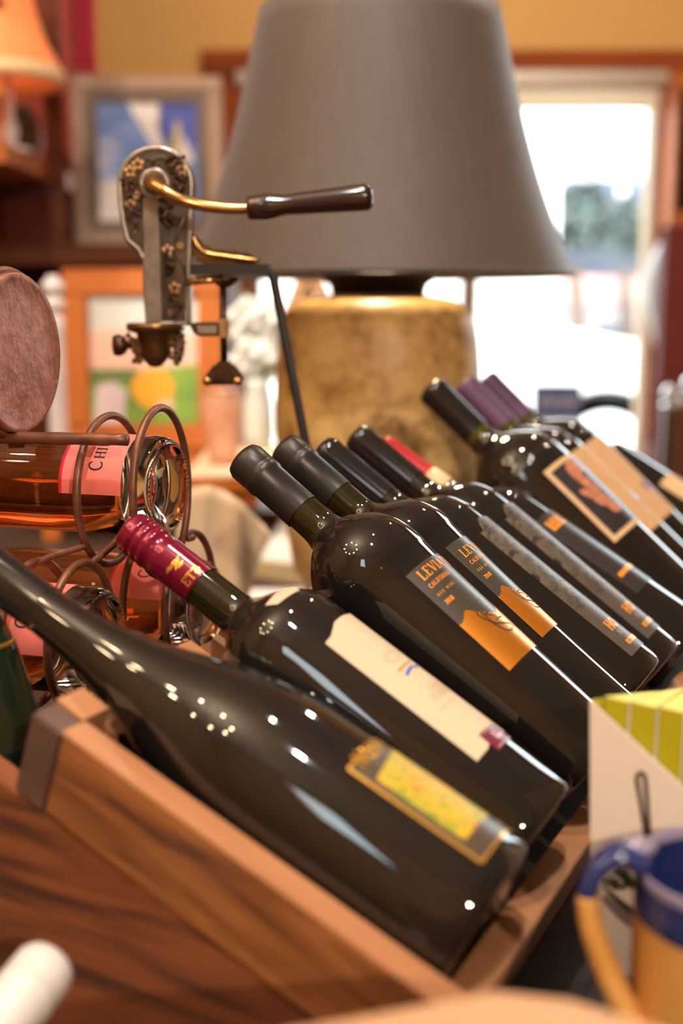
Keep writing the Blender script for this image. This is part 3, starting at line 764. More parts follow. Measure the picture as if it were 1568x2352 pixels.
def arc(cx, cy, rx, ry, a0, a1, n=12):
    return [(cx + rx * math.cos(math.radians(a0 + (a1 - a0) * k / n)), cy + ry * math.sin(math.radians(a0 + (a1 - a0) * k / n))) for k in range(n + 1)]
T_, t_ = 1, 0
GL = {
 'L': (.72, [([(.17, 0), (.17, 1)], 1), ([(.02, 0), (.66, 0)], 0), ([(.66, 0), (.66, .28)], 0), ([(.02, 1), (.34, 1)], 0)]),
 'E': (.72, [([(.17, 0), (.17, 1)], 1), ([(.02, 0), (.64, 0)], 0), ([(.02, 1), (.62, 1)], 0), ([(.17, .52), (.5, .52)], 0), ([(.64, 0), (.64, .24)], 0), ([(.62, 1), (.62, .78)], 0)]),
 'V': (.82, [([(.12, 1), (.43, 0)], 1), ([(.43, 0), (.72, 1)], 0), ([(0, 1), (.28, 1)], 0), ([(.6, 1), (.84, 1)], 0)]),
 'I': (.36, [([(.18, 0), (.18, 1)], 1), ([(.04, 0), (.32, 0)], 0), ([(.04, 1), (.32, 1)], 0)]),
 'A': (.82, [([(.10, 0), (.40, 1)], 0), ([(.40, 1), (.70, 0)], 1), ([(.2, .34), (.58, .34)], 0), ([(0, 0), (.22, 0)], 0), ([(.56, 0), (.84, 0)], 0)]),
 'T': (.74, [([(.37, 0), (.37, 1)], 1), ([(.03, 1), (.71, 1)], 0), ([(.22, 0), (.52, 0)], 0), ([(.03, 1), (.03, .78)], 0), ([(.71, 1), (.71, .78)], 0)]),
 'H': (.86, [([(.17, 0), (.17, 1)], 1), ([(.69, 0), (.69, 1)], 1), ([(.17, .5), (.69, .5)], 0), ([(.03, 0), (.31, 0)], 0), ([(.55, 0), (.83, 0)], 0), ([(.03, 1), (.31, 1)], 0), ([(.55, 1), (.83, 1)], 0)]),
 'N': (.86, [([(.15, 0), (.15, 1)], 0), ([(.15, 1), (.70, 0)], 1), ([(.70, 0), (.70, 1)], 0), ([(.03, 0), (.28, 0)], 0), ([(.56, 1), (.83, 1)], 0)]),
 'C': (.78, [(arc(.42, .5, .34, .5, 40, 320, 16), 1)]),
 'G': (.84, [(arc(.42, .5, .34, .5, 40, 340, 16), 1), ([(.5, .42), (.76, .42)], 0)]),
 'F': (.68, [([(.17, 0), (.17, 1)], 1), ([(.02, 1), (.62, 1)], 0), ([(.17, .52), (.5, .52)], 0), ([(.02, 0), (.34, 0)], 0)]),
 'O': (.88, [(arc(.42, .5, .34, .48, 0, 360, 20), 1)]),
 '0': (.66, [(arc(.32, .5, .24, .48, 0, 360, 18), 1)]),
 'R': (.80, [([(.17, 0), (.17, 1)], 1), ([(.17, 1), (.42, 1)] + arc(.42, .76, .2, .24, 90, -90, 8) + [(.17, .52)], 0), ([(.38, .5), (.72, 0)], 1)]),
 'D': (.84, [([(.17, 0), (.17, 1)], 1), ([(.05, 1), (.36, 1)] + arc(.36, .5, .36, .5, 90, -90, 12) + [(.05, 0)], 0)]),
 'W': (1.1, [([(.08, 1), (.3, 0)], 1), ([(.3, 0), (.52, 1)], 0), ([(.52, 1), (.74, 0)], 1), ([(.74, 0), (.98, 1)], 0)]),
 'S': (.66, [(arc(.32, .75, .22, .24, 30, 270, 10) + arc(.32, .26, .24, .25, 90, -150, 10), 1)]),
 '2': (.66, [(arc(.32, .72, .22, .27, 160, -30, 10) + [(.08, 0), (.58, 0)], 1)]),
 '1': (.5, [([(.1, .82), (.27, 1), (.27, 0)], 1), ([(.1, 0), (.44, 0)], 0)]),
 '8': (.66, [(arc(.32, .75, .2, .24, 0, 360, 12), 1), (arc(.32, .25, .25, .26, 0, 360, 12), 1)]),
 'U': (.84, [([(.15, 1), (.15, .3)] + arc(.41, .3, .26, .3, 180, 360, 8) + [(.67, 1)], 1)]),
 'M': (1.0, [([(.14, 0), (.14, 1)], 0), ([(.14, 1), (.48, .1)], 1), ([(.48, .1), (.82, 1)], 0), ([(.82, 1), (.82, 0)], 1)]),
 ' ': (.45, []),
}
def text(b, s, ph, z, h, thick=.17, thin=.075, gap=.10, sx=1.0):
    """letters standing on the height z from the angle ph, read with the neck upwards"""
    ms = []; x = 0
    for ch in s:
        w, st = GL[ch]
        for pts, k in st:
            ms.append(ribbon(b, [(ph + (x + p[0] * sx) * h / b.R, z + p[1] * h) for p in pts], (thick if k else thin) * h))
        x += w * sx + gap
    return join2(ms)

def slant(t, bx, by, tx, ty):
    pb = pt(bx, by, t); pp = pt(tx, ty, t)
    Z = (pp - pb); L = Z.length; Z.normalize(); X = RR.copy(); Y = Z.cross(X)
    return frame(pb, X, Y, Z), L
RG = 'dark wine bottles lying in the tilted oak rack'

# 1 nearest: sloping shoulders, vineyard picture
Mx, L = slant(.507, 1107, 2130, -42, 1296)
R = .0485
b = make_bottle('wine_bottle', 'nearest dark sloping-shouldered wine bottle with gold-framed yellow vineyard picture label', R, .0143, outline([(.0485, .011), (.0485, .06), (.0485, .118), (.0472, .150), (.0435, .1740), (.0368, .1984), (.0258, .2335), (.0203, .2590), (.0172, .2800), (.0150, .3070), (.0143, .330)]), L, Mx, M['wine_glass'], group=RG, cap=(L - .055, M['gloss_black'], 'plain'))
(pa, za), (pb_, zb) = hit(b, 793, 1773), hit(b, 1110, 1975)
pl = (pa + pb_) / 2; pr = pl + 2.0
lb = put(b, 'label', band(pl, pr, zb, za), M['lbl_clear'], .0003)
w = .0016
ed = join2([ribbon(b, [(pl, zb), (pl, za)], w), ribbon(b, [(pl, za), (pr, za)], w), ribbon(b, [(pl, zb), (pr, zb)], w), ribbon(b, [(pr, zb), (pr, za)], w)])
put(b, 'gold_border', ed, M['gold_ink'], .0005, lb)
(pa2, za2), (pb2, zb2) = hit(b, 849, 1787), hit(b, 1069, 1928)
put(b, 'vineyard_picture', band((pa2 + pb2) / 2, pr - .12, zb2, piece([(pl, za2 - .004), ((pl + pr) / 2, za2 + .006), (pr, za2 - .004)])), M['lbl_art'], .0005, lb)
put(b, 'lettering', text(b, 'NUNTIUN', pl + .12, za2 + .006, .009, .2, .12, .12), M['gold_ink'], .0006, lb)
put(b, 'small_print', text(b, 'NAINA', pl + .75, zb + .004, .004), M['tan_ink'], .0006, lb)
B1 = b

# 2 white label, burgundy screw cap
Mx, L = slant(.602, 1216, 1942, 300, 1218)
R = .0443
b = make_bottle('wine_bottle', 'dark wine bottle with burgundy screw cap and long plain cream label', R, .0140, outline([(.0436, .011), (.0442, .06), (.0443, .12), (.0445, .1700), (.0446, .1829), (.0436, .1967), (.0381, .2080), (.0298, .2165), (.0199, .2240), (.0150, .2300), (.0140, .2390)]), L, Mx, M['wine_glass'], group=RG, cap=(L - .066, M['burgundy'], 'screw'), neck_mat=M['olive_glass'], zneck=.232)
HT = lambda x, y: hit(b, x, y)
pr = .95
edge = [HT(744.6, 1479.5), HT(760, 1461.6), HT(767, 1430), HT(782, 1417), HT(803, 1411)]
bl_, bs = HT(1097, 1747), HT(1121, 1716)
pl = (edge[0][0] + bl_[0]) / 2
edge = [(max(p, pl), z) for p, z in edge]; edge[0] = (pl, edge[0][1])
pst = bs[0]
top = piece(edge + [(edge[-1][0] + .25, edge[-1][1] + .004), (pr, edge[0][1])])
lb = put(b, 'label', band(pl, pr, piece([(pl, bl_[1]), (pst - .001, bl_[1]), (pst + .001, bl_[1] + .001), (pr, bl_[1] + .001)]), top, 40), M['lbl_cream'], .0003)
sq = [HT(1104, 1694), HT(1135, 1665), HT(1162, 1689), HT(1133, 1723)]
ps0 = sq[0][0]; ps1 = ps0 + .52; zs1 = sq[0][1] + .002; zs0 = zs1 - .0145
o = put(b, 'seal', band(ps0, ps1, zs0, zs1, 8, 2), M['burgundy_ink'], .0005, lb)
put(b, 'seal_mark', join2([ribbon(b, [(ps0 + .22, zs1 - .004), (ps0 + .22, zs0 + .006), (ps0 + .40, zs0 + .006)], .0022), ribbon(b, [(ps0 + .05, zs0 + .0012), (ps1 - .04, zs0 + .0012)], .0005), ribbon(b, [(ps0 + .05, zs1 - .0012), (ps1 - .04, zs1 - .0012)], .0005)]), M['pink_ink'], .0007, lb)
def Z2(x, y): return HT(840 + x / 4.356, 1430 + y / 4.356)
put(b, 'script_mark', join2([ribbon(b, [Z2(*p) for p in ((330, 300), (280, 285), (215, 305), (190, 350), (215, 390), (265, 402), (315, 375), (325, 335), (295, 300))], .0009)]), M['grey_ink'], .0005, lb)
put(b, 'ochre_mark', ribbon(b, [Z2(325, 490), Z2(380, 435), Z2(440, 385)], (.0022, .0012)), M['ochre_ink'], .0005, lb)
put(b, 'blue_mark', ribbon(b, [Z2(*p) for p in ((405, 532), (428, 480), (455, 445), (500, 448), (520, 410))], (.0026, .0012)), M['blue_ink'], .0005, lb)
for s, p, h in (('SANTO', Z2(658, 692), .0042), ('TERRES', Z2(700, 797), .0050)):
    put(b, 'lettering', text(b, s, p[0], p[1], h, .12, .07), M['grey_ink'], .0005, lb)
put(b, 'rule_line', ribbon(b, [Z2(732, 885), (Z2(732, 885)[0] + .55, Z2(732, 885)[1])], .0006), M['grey_ink'], .0005, lb)
e = [hit(b, x, y, .040) for x, y in ((650, 1356), (668, 1377), (700, 1372), (715, 1360))]
za = .206; pz0 = -.62
put(b, 'label_tab', poly2([(pz0, .209), (pz0 + .1, .2025), (pz0 + .62, .2015), (pz0 + .78, .2075), (pz0 + .5, .2125)]), M['lbl_cream'], .0005)
Rn = .0147
leaf = []
for x0, y0, x1, y1 in ((320, 405, 345, 355), (340, 385, 372, 320), (370, 385, 385, 300), (385, 375, 410, 330), (480, 400, 500, 370)):
    a_, c_ = hit(b, 250 + x0 / 2.412, 1150 + y0 / 2.412, Rn), hit(b, 250 + x1 / 2.412, 1150 + y1 / 2.412, Rn)
    m_ = ((a_[0] + c_[0]) / 2, (a_[1] + c_[1]) / 2)
    bb = Bottle(); bb.R = Rn
    leaf += [ribbon(bb, [a_, m_], (.0006, .003)), ribbon(bb, [m_, c_], (.003, .0006))]
a_ = hit(b, 250 + 425 / 2.412, 1150 + 470 / 2.412, Rn)
leaf.append(text(bb, 'ETT', a_[0], a_[1] - .002, .006, .16, .12, .1))
put(b, 'emblem', join2(leaf), M['gold_ink'], .0003, b.cap, R=Rn)
B2 = b

# 3, 4 grey and gold labels
def leviathan(t, px_, label, ref, spin=None):
    Mx, L = slant(t, *px_)
    R = .0430 if ref is None else .0413
    lv = [(.0348, .011), (.0375, .079), (.0412, .1720), (.0430, .1880), (.0430, .2016), (.0402, .2129), (.0338, .2240), (.0234, .2342), (.0168, .2392), (.0142, .2460), (.0136, .2540)]
    if ref is not None: lv = [(.0325, .011), (.0354, .090), (.0412, .1872), (.0436, .2050), (.0436, .2155), (.0398, .2290), (.0330, .2385), (.0240, .2462), (.0172, .2528), (.0142, .2590), (.0136, .2660)]
    dz_ = 0 if ref is None else -.013
    b = make_bottle('wine_bottle', label, R, .0136, outline(lv), L, Mx, M['wine_glass'], group=RG, cap=(L - .062, M['satin_black'], 'foil'), neck_mat=M['olive_glass'], zneck=.243 - dz_)
    return b, L
def grey_gold(b, c0, c1, prints=None):
    (pa, za), (pb_, zb) = hit(b, *c0), hit(b, *c1)
    pl = (pa + pb_) / 2; pr = pl + 2.25
    lb = put(b, 'label', band(pl, pr, zb, za), M['lbl_grey'], .0003)
    if prints is None:
        S = lambda x, y: hit(b, 920 + x / 4.612, 1240 + y / 4.612)
        k = lambda p: (p[0] - pl, p[1] - zb)
        g = [k(S(*p)) for p in ((620, 905), (650, 888), (668, 845), (665, 790), (676, 747), (705, 745), (800, 768), (880, 760))]
        prints = dict(g=g, sig=[[k(S(*q)) for q in l] for l in (
            [(800, 765), (808, 800), (870, 838), (960, 878), (1060, 938), (1120, 964), (1168, 960), (1180, 935), (1160, 925)],
            [(840, 765), (880, 810), (905, 790), (900, 820), (960, 870), (1010, 890), (1100, 882), (1150, 890), (1200, 925)],
            [(905, 800), (1000, 802), (1018, 860), (1030, 825), (1062, 815)], [(860, 760), (890, 800), (915, 765)])],
            tx=[(s, k(S(*p)), h, a, c) for s, p, h, a, c in (('LEVIATHAN', (243, 438), .0073, .2, .09), ('CALIFORNIA', (322, 520), .0031, .2, .12), ('RED WINE', (405, 603), .0020, .2, .14), ('2018', (492, 690), .0030, .24, .16))],
            dots=[k(S(815 + (1150 - 815) * a_ + random.uniform(-14, 60), 625 + (860 - 625) * a_ + random.uniform(-40, 20))) for a_ in [random.random() for _ in range(70)]])
    P = prints
    # gold lower field with the torn skyline edge
    pts = []
    last = -1
    for p, z in P['g']:
        p = max(p, last + .004); last = p; pts.append((pl + p, zb + z))
    pts[0] = (pl, pts[0][1])
    zr = pts[-1][1]
    pts += [(last + pl + .25, zr - .006), (last + pl + .7, zr + .004), (pr, zr - .004)]
    put(b, 'gold_field', band(pl, pr, zb, piece(pts), 60), M['lbl_gold'], .0005, lb)
    put(b, 'signature', join2([ribbon(b, [(pl + p, zb + z) for p, z in l], (.0008, .0013)) for l in P['sig']]), M['dark_ink'], .0008, lb)
    put(b, 'speckled_print', join2([ribbon(b, [(pl + p - .008, zb + z), (pl + p + .008, zb + z + .0003)], .0004) for p, z in P['dots']]), M['tan_ink'], .0008, lb)
    for s, (p, z), h, a_, c_ in P['tx']:
        put(b, 'lettering', text(b, s, pl + p, zb + z, h, a_, c_, .10 if s != 'RED WINE' else .55), M['orange_ink'], .0006, lb)
    return prints
b, L = leviathan(.698, (1356, 1768, 556, 1052), 'dark wine bottle with charcoal foil and the wider visible grey and gold label', None)
LEV = grey_gold(b, (936, 1320), (1165, 1546)); L1 = b
b, L = leviathan(.786, (1424, 1706, 649, 1027), 'dark wine bottle with charcoal foil, its grey and gold label half hidden behind its twin', 1)
grey_gold(b, (1026, 1256), (1241, 1469), LEV); L2 = b

# 5, 6 bark-print labels, glossy black necks
def barky(t, px_, label, bl_px, tl_px, hpx, pill, bar, s):
    Mx, L = slant(t, *px_); R = .0440
    hp_ = [(.0426, .011), (.0430, .097), (.0440, .1871), (.0426, .2042), (.0377, .2190), (.0255, .2325), (.0165, .2420), (.0138, .2530)] if s else [(.0408, .011), (.0425, .10), (.0445, .1960), (.0430, .2155), (.0372, .2308), (.0255, .2440), (.0164, .2535), (.0138, .2640)]
    b = make_bottle('wine_bottle', label, R, .0138, outline(hp_), L, Mx, M['wine_glass'], group=RG, cap=(L - .075, M['gloss_black'], 'plain'))
    (pa, za), (pb_, zb) = hit(b, *tl_px), hit(b, *bl_px)
    pl = (pa + pb_) / 2; pr = pl + 2.1
    top = piece([(pl, za), (pl + .08, za - .002), (pl + .16, za + .005), (pl + .3, za + .011), (pl + .8, za + .009), (pr, za + .002)])
    zm = zb + (za - zb) * .34
    lb = put(b, 'label', band(pl, pr, zm, top, 40), M['lbl_bark'], .0003)
    put(b, 'plain_field', band(pl, pr, zb, zm, 40), M['lbl_plain_grey'], .0003, lb)
    p, z = hit(b, *hpx)
    put(b, 'lettering', text(b, 'HO' if s else 'HO', p, z, .0088, .26, .16, .12), M['orange_ink'], .0006, lb)
    put(b, 'small_print', text(b, 'NA', p + .08, z - .0075, .005, .14, .08), M['grey_ink'], .0006, lb)
    p, z = hit(b, *pill)
    put(b, 'pill_mark', join2([ribbon(b, [(p, z + .0015), (p + .7, z + .0015)], .0046), ]), M['orange_ink'], .0006, lb)
    put(b, 'pill_text', text(b, 'CAL', p + .06, z + .0006, .0022, .16, .1), M['dark_ink'], .0008, lb)
    p0, p1 = hit(b, *bar[0]), hit(b, *bar[1]); pm = (p0[0] + p1[0]) / 2
    put(b, 'emblem_line', join2([ribbon(b, [(pm, p0[1]), (pm, p1[1])], .0013), ribbon(b, [(pm, p0[1]), (pm + .25, p0[1] - .003), (pm + .02, (p0[1] + p1[1]) / 2), (pm + .25, p1[1] + .003), (pm, p1[1])], .0007)]), M['pink_ink'], .0006, lb)
    return b
H1 = barky(.875, (1442, 1608, 739, 1031), 'dark wine bottle with glossy black neck, bark-print label reading HO fully visible', (1452, 1506), (1098, 1226), (1404, 1449), (1443, 1479), ((1340, 1369), (1389, 1408)), 1)
H2 = barky(.965, (1492, 1561, 815, 1001), 'dark wine bottle with glossy black neck, bark-print label with only the H in view', (1488, 1467), (1157, 1193), (1444, 1410), (1480, 1440), ((1383, 1333), (1429, 1373)), 0)

# 7 red foil
Mx, L = slant(1.055, 1566, 1506, 875, 1026)
R = .0415
b = make_bottle('wine_bottle', 'dark wine bottle with red foil neck and dark label with orange blocks', R, .0136, outline([(.0425, .011), (.0432, .10), (.0442, .2000), (.0428, .2150), (.0392, .2285), (.0270, .2450), (.0170, .2560), (.0136, .2680)]), L, Mx, M['wine_glass'], group=RG, cap=(L - .060, M['red_foil'], 'plain'))
obj('neck_band', lathe([(.0140, L - .083), (.0148, L - .082), (.0148, L - .0605), (.0140, L - .0602)], 40), M['cream_foil'], b.root, smooth=True)
p0, z0 = hit(b, 1270, 1218); p1, z1 = hit(b, 1252, 1203)
pl = p0 - .12
zb = hit(b, 1456, 1374)[1]
lb = put(b, 'label', band(pl, pl + 2.0, zb, z1 + .008), M['lbl_dark'], .0003)
put(b, 'orange_block', band(p0, p0 + .62, z0 - .002, z1 + .001, 10, 2), M['orange_ink'], .0005, lb)
put(b, 'lettering', text(b, 'DEVIL', p0 + .06, z0 + .001, .009, .14, .1, .1), M['lbl_dark'], .0007, lb)
p2, z2 = hit(b, 1412, 1338)
put(b, 'orange_bar', band(p0, p0 + .85, z2 - .002, z2 + .003, 12, 1), M['orange_ink'], .0005, lb)
R7 = b

# 8, 9, 10 magnums
def magnum(t, px_, label, R, capmat, k):
    Mx, L = slant(t, *px_)
    d = L - .374; zn = .290 + d
    mp = [(R * .98, .011), (R * .985, .08), (R * k, .2158 + d), (R * k * .96, .2363 + d), (R * k * .885, .2523 + d), (R * k * .69, .2667 + d), (.0225, .2795 + d), (.0180, .2850 + d), (.0160, .2930 + d)]
    b = make_bottle('magnum_bottle', label, R, .0160, outline(mp), L, Mx, M['wine_glass'], group='magnums at the far end of the rack', cap=(L - .072, capmat, 'plain'), neck_mat=M['olive_bright'], zneck=zn + .012)
    return b, L
b, L = magnum(1.155, (1570, 1468, 987, 892), 'dark magnum with black capsule and sand-framed label showing a copper figure', .0555, M['gloss_black'], 1.0)
(pa, za), (pb_, zb) = hit(b, 1246, 1086), hit(b, 1412, 1246)
pl = (pa + pb_) / 2; pr = pl + 1.75
lb = put(b, 'label', band(pl, pr, zb, za), M['lbl_frame'], .0003)
fw = .0055
put(b, 'dark_panel', band(pl + fw / b.R, pr - fw / b.R, zb + fw, za - fw), M['lbl_dark'], .0005, lb)
S5 = lambda x, y: hit(b, 1230 + x / 4.639, 960 + y / 4.639)
def blob(pts): return poly2([S5(*p) for p in pts], 2)
fg = [[(300, 500), (345, 440), (430, 470), (500, 560), (470, 640), (400, 640), (330, 570)], [(400, 640), (470, 600), (560, 650), (690, 760), (680, 810), (600, 800), (480, 700)],
      [(455, 760), (520, 760), (620, 810), (640, 870), (560, 850), (480, 810)], [(600, 830), (720, 800), (800, 860), (760, 940), (690, 930), (625, 890)], [(740, 930), (790, 870), (900, 950), (895, 1000), (830, 1000)]]
for f in fg: put(b, 'copper_figure', blob(f), M['copper_art'], .0007, lb)
M1 = b
def tan_label(b, c1, ztop, berry, pl):
    zb = hit(b, *c1)[1]
    lb = put(b, 'label', band(pl, pl + 1.9, zb, ztop), M['lbl_tan'], .0003)
    p, z = hit(b, *berry)
    put(b, 'berry_print', join2([poly2(arc(p, z, .13, .0075, 0, 330, 12), 1), poly2(arc(p + .19, z - .007, .11, .0065, 0, 330, 12), 1)]), M['burgundy_ink'], .0006, lb)
    put(b, 'lettering', text(b, 'CA', pl + .6, ztop - .018, .006, .1, .06), M['grey_ink'], .0006, lb)
    return lb
b, L = magnum(1.262, (1598, 1416, 1062, 884), 'dark magnum with purple foil and tan berry-printed label, right behind the framed-label magnum', .0490, M['purple'], 1.0)
tan_label(b, (1503, 1213), hit(b, 1318, 1035)[1], (1456, 1139), -1.05); M2 = b
b, L = magnum(1.367, (1627, 1392, 1112, 872), 'farthest dark magnum with purple foil, its tan label showing beyond its twin', .0525, M['purple'], 1.0)
tan_label(b, (1536, 1180), hit(b, 1352, 1013)[1], (1482, 1114), -1.05); M3 = b

# 11 last bottle of the row
Mx, L = slant(1.470, 1668, 1262, 1275, 1008)
R = .043
b = make_bottle('wine_bottle', 'dark wine bottle with sand label at the far right end of the row', R, .0140, bordeaux(R, .0140, .165, .215, L), L, Mx, M['wine_glass'], group=RG, cap=(L - .05, M['purple'], 'plain'))
p, z = hit(b, 1514, 1112)
put(b, 'label', band(p, p + 2.0, z - .10, z), M['lbl_frame'], .0003)
B11 = b

# ------------------------------------------------------------------ wrought-iron holder with rose bottles
EX = V((math.cos(math.radians(16)), -math.sin(math.radians(16)), 0)); EP = V((-EX.y, EX.x, 0))  # along the bottles (towards their bases), away from the camera
iron = thing('iron_wine_holder', 'brown wrought-iron bottle holder with rings and a round medallion', 'wine rack', (pd(300, 1130, .86).x, pd(300, 1130, .86).y, TZ))
def ring(c, r, n=40, rz=None, tube_r=.0030):
    rz = rz or r
    return tube([c + EP * (r * math.cos(2 * math.pi * k / n)) + ZZ * (rz * math.sin(2 * math.pi * k / n)) for k in range(n)], tube_r, 10, True)
cT = pd(388, 1118, .86); cR = pd(474, 1392, .93); cL = pd(236, 1474, .80)
RING = {}
for key, c, rs in (('T', cT, ((-.048, .0540, .0570), (-.006, .0490, .064))), ('R', cR, ((-.050, .050, .056), (-.014, .050, .058))), ('L', cL, ((-.052, .047, .052), (-.016, .047, .053)))):
    RING[key] = []
    for off, r, rz in rs:
        cc = c + EX * off + ZZ * (.002 if key != 'T' else -.0045)
        RING[key].append((cc, r, rz))
        wobj('ring', ring(cc, r, 44, rz), M['iron'], iron, smooth=True)
bt0 = pd(-60, 1004, .835); bt1 = pd(292, 1010, .803)
bar_dir = (bt1 - bt0).normalized()
wobj('top_bar', tube([bt0 + (bt1 - bt0) * (k / 12) for k in range(13)], [.0045 + .0003 * math.sin(k * 2.1) for k in range(13)], 12), M['iron'], iron, smooth=True)
mc = pd(38, 812, .825)
Mm = frame(mc, EP, ZZ.copy(), EX)
mr = .0565
disc = wobj('medallion', xf(xf(lathe([(0, -.004), (mr * .97, -.004), (mr, -.002), (mr, .003), (mr * .98, .0045), (mr * .93, .0032), (mr * .60, .0036), (0, .0044)], 64), Matrix.Diagonal((.98, 1.02, 1, 1))), Mm), M['copper_disc'], iron, smooth=True, label='hammered copper-brown round plate')
wobj('medallion_rim', tube([mc - EX * .006 + EP * (mr * 1.0 * math.cos(2 * math.pi * k / 56)) + ZZ * (mr * 1.03 * math.sin(2 * math.pi * k / 56)) for k in range(56)], .0040, 10, True), M['iron'], disc, smooth=True)
wobj('medallion_foot', tube([mc - ZZ * (mr * .99) - EX * .004, mc - ZZ * (mr + .012) - EX * .004], [.008, .006], 12), M['iron'], iron, smooth=True)
tb = RING['T'][1][0]; ta = RING['T'][0][0]
def link(a, b, bow, name='upright'):
    m = (a + b) / 2 + bow
    wobj(name, tube(smooth_path([a, m, b], 8), .0027, 10), M['iron'], iron, smooth=True)
# uprights joining the rings of the pyramid and the feet
j0 = ta + EP * .050 - ZZ * .004; j1 = tb - EP * .0565
link(j0 + ZZ * .03, RING['R'][0][0] + ZZ * .054 - EP * .01, EX * .008)
link(tb - EP * .052 - ZZ * .01, RING['L'][1][0] + ZZ * .050 + EP * .02, EX * .004)
link(tb + EP * .045 - ZZ * .045, RING['R'][1][0] + ZZ * .056, EX * .004)
link(ta - EP * .046 - ZZ * .035, RING['L'][0][0] + ZZ * .050, EX * -.004)
link(RING['R'][0][0] - EP * .049, RING['L'][0][0] + EP * .045, ZZ * -.012, 'cross_bar')
for key in ('R', 'L'):
    for cc, r, rz in RING[key]:
        for s in (-1, 1):
            a = cc + EP * (s * r * .70) - ZZ * (rz * .72)
            link(a, V((cc.x, cc.y, TZ + .0027)) + EP * (s * (r + .012)), EP * (s * .008), 'leg')

def rose_bottle(c, label, label_phi):
    Z = -EX; n = ZZ.copy(); X = Z.cross(n)
    Mx = frame(c - EX * .0 , X, Z.cross(X), Z)
    b = Bottle(); R = .0382; rn = .0138; L = .300; b.R = R
    prof = [(0, .016), (R * .35, .012), (R * .62, .005), (R * .80, .0005), (R * .90, 0), (R * .97, .003), (R, .010), (R, .09), (R, .165)] + \
        bez((R, .165), (R, .195), (R * .80, .205), (R * .55, .225), 10)[1:] + bez((R * .55, .225), (rn * 1.2, .243), (rn, .25), (rn, .262), 8)[1:]
    b.prof = prof
    b.root = thing('rose_bottle', label, 'bottle', M=Mx, group='rose bottles in the iron holder')
    b.M = Mx; b.inv = Mx.inverted()
    # thick clear base, then the wine-filled body
    k = [i for i, p in enumerate(prof) if p[1] >= .010 and p[0] == R][0]
    base = [(0, .0165)] + [(r, z) for r, z in prof[1:k + 1]] + [(R, .022), (R * .955, .0235), (R * .80, .0222), (R * .5, .0205), (0, .0195)]
    obj('glass_base', lathe([(0, .012)] + base[1:], 56), M['clear'], b.root, smooth=True, label='thick clear glass base')
    ring_ = []
    for i in range(64):
        a = 2 * math.pi * i / 64
        ring_.append(ico((R * .90 * math.cos(a), R * .90 * math.sin(a), -.0002), .0011, 1))
    obj('base_stippling', join(*ring_), M['clear'], b.root, smooth=True)
    body = [(0, .0205), (R * .5, .0215), (R * .80, .0232), (R * .955, .0246), (R, .0260), (R, .09), (R, .165)] + prof[9:] + [(rn, L - .02), (rn * 1.1, L - .018), (rn * 1.1, L - .002), (0, L)]
    b.body = obj('wine_body', lathe(body, 64), M['rose'], b.root, smooth=True)
    lb = put(b, 'label', band(label_phi, label_phi + 2.6, .021, .069, 30), M['rose_label'], .0004, R=R)
    put(b, 'red_border', band(label_phi, label_phi + 2.6, .069, .0715, 30, 1), M['red_edge'], .0004, lb, R=R)
    put(b, 'lettering', text(b, 'C', label_phi + .46, .0375, .0104, .12, .07) , M['dark_ink'], .0007, lb, R=R)
    put(b, 'lettering', text(b, 'HIM', label_phi + .46 + .25, .0375, .0080, .14, .08), M['dark_ink'], .0007, lb, R=R)
    obj('foil_capsule', lathe([(rn + .0006, L - .06), (rn + .0006, L - .022), (rn * 1.14, L - .019), (rn * 1.14, L - .002), (rn, L + .0006), (0, L + .0006)], 40), M['rose_label'], b.root, smooth=True)
    return b
rose_bottle(cT, 'pink rose bottle on top of the iron holder, its label in full view', -1.62)
rose_bottle(cR, 'pink rose bottle low in the iron holder behind the burgundy screw cap', -1.25)
rose_bottle(cL, 'pink rose bottle low in the iron holder nearest the oak rack corner', -1.6)

# ------------------------------------------------------------------ mounted lever corkscrew on its stand
CD = 1.10
O0 = py(360, 600, CD)
def cs(x, y, dy=0.0): p = py(x, y, CD); return V((p.x, CD + dy, p.z))
def cpoly(pts): return [(cs(*p).x, cs(*p).z) for p in pts]
op = thing('lever_corkscrew', 'antique pewter bar corkscrew with grape relief and dark wooden crank handle', 'corkscrew', O0)
head = [(360 + 87 * math.cos(math.radians(a)), 424 - 87 * math.sin(math.radians(a))) for a in range(0, 181, 12)]
outl = head + [(275, 470), (283, 520), (292, 556), (318, 578), (331, 600), (334, 680), (337, 748), (438, 748), (440, 640), (444, 520)]
wobj('back_plate', prism(cpoly(outl), CD - .007, CD + .012, .0012), M['pewter'], op)
inner = [(360 + 76 * math.cos(math.radians(a)), 424 - 76 * math.sin(math.radians(a))) for a in range(0, 181, 12)]
il = inner + [(287, 470), (294, 515), (302, 547), (326, 568), (341, 596), (344, 680), (346, 738), (428, 738), (430, 640), (433, 520)]
rimp = [cs((a[0] + b_[0]) / 2, (a[1] + b_[1]) / 2, -.008) for a, b_ in zip(outl, il)]
wobj('raised_rim', tube(rimp, .0026, 8, True), M['pewter'], op, smooth=True)
wobj('recessed_field', prism(cpoly(il), CD - .0085, CD - .0069), M['pewter_dark'], op)
wobj('rail', prism(cpoly([(334, 456), (368, 456), (376, 742), (341, 742)]), CD - .016, CD - .0085, .0015), M['pewter'], op)
wobj('rail_edge', prism(cpoly([(360, 458), (369, 458), (378, 742), (368, 742)]), CD - .0185, CD - .0158, .0008), M['pewter'], op)
def boss(c, prof, axis=V((0, -1, 0))):
    q = axis.to_track_quat('Z', 'Y').to_matrix().to_4x4()
    return xf(lathe(prof, 32), Matrix.Translation(c) @ q)
px2 = CD / F
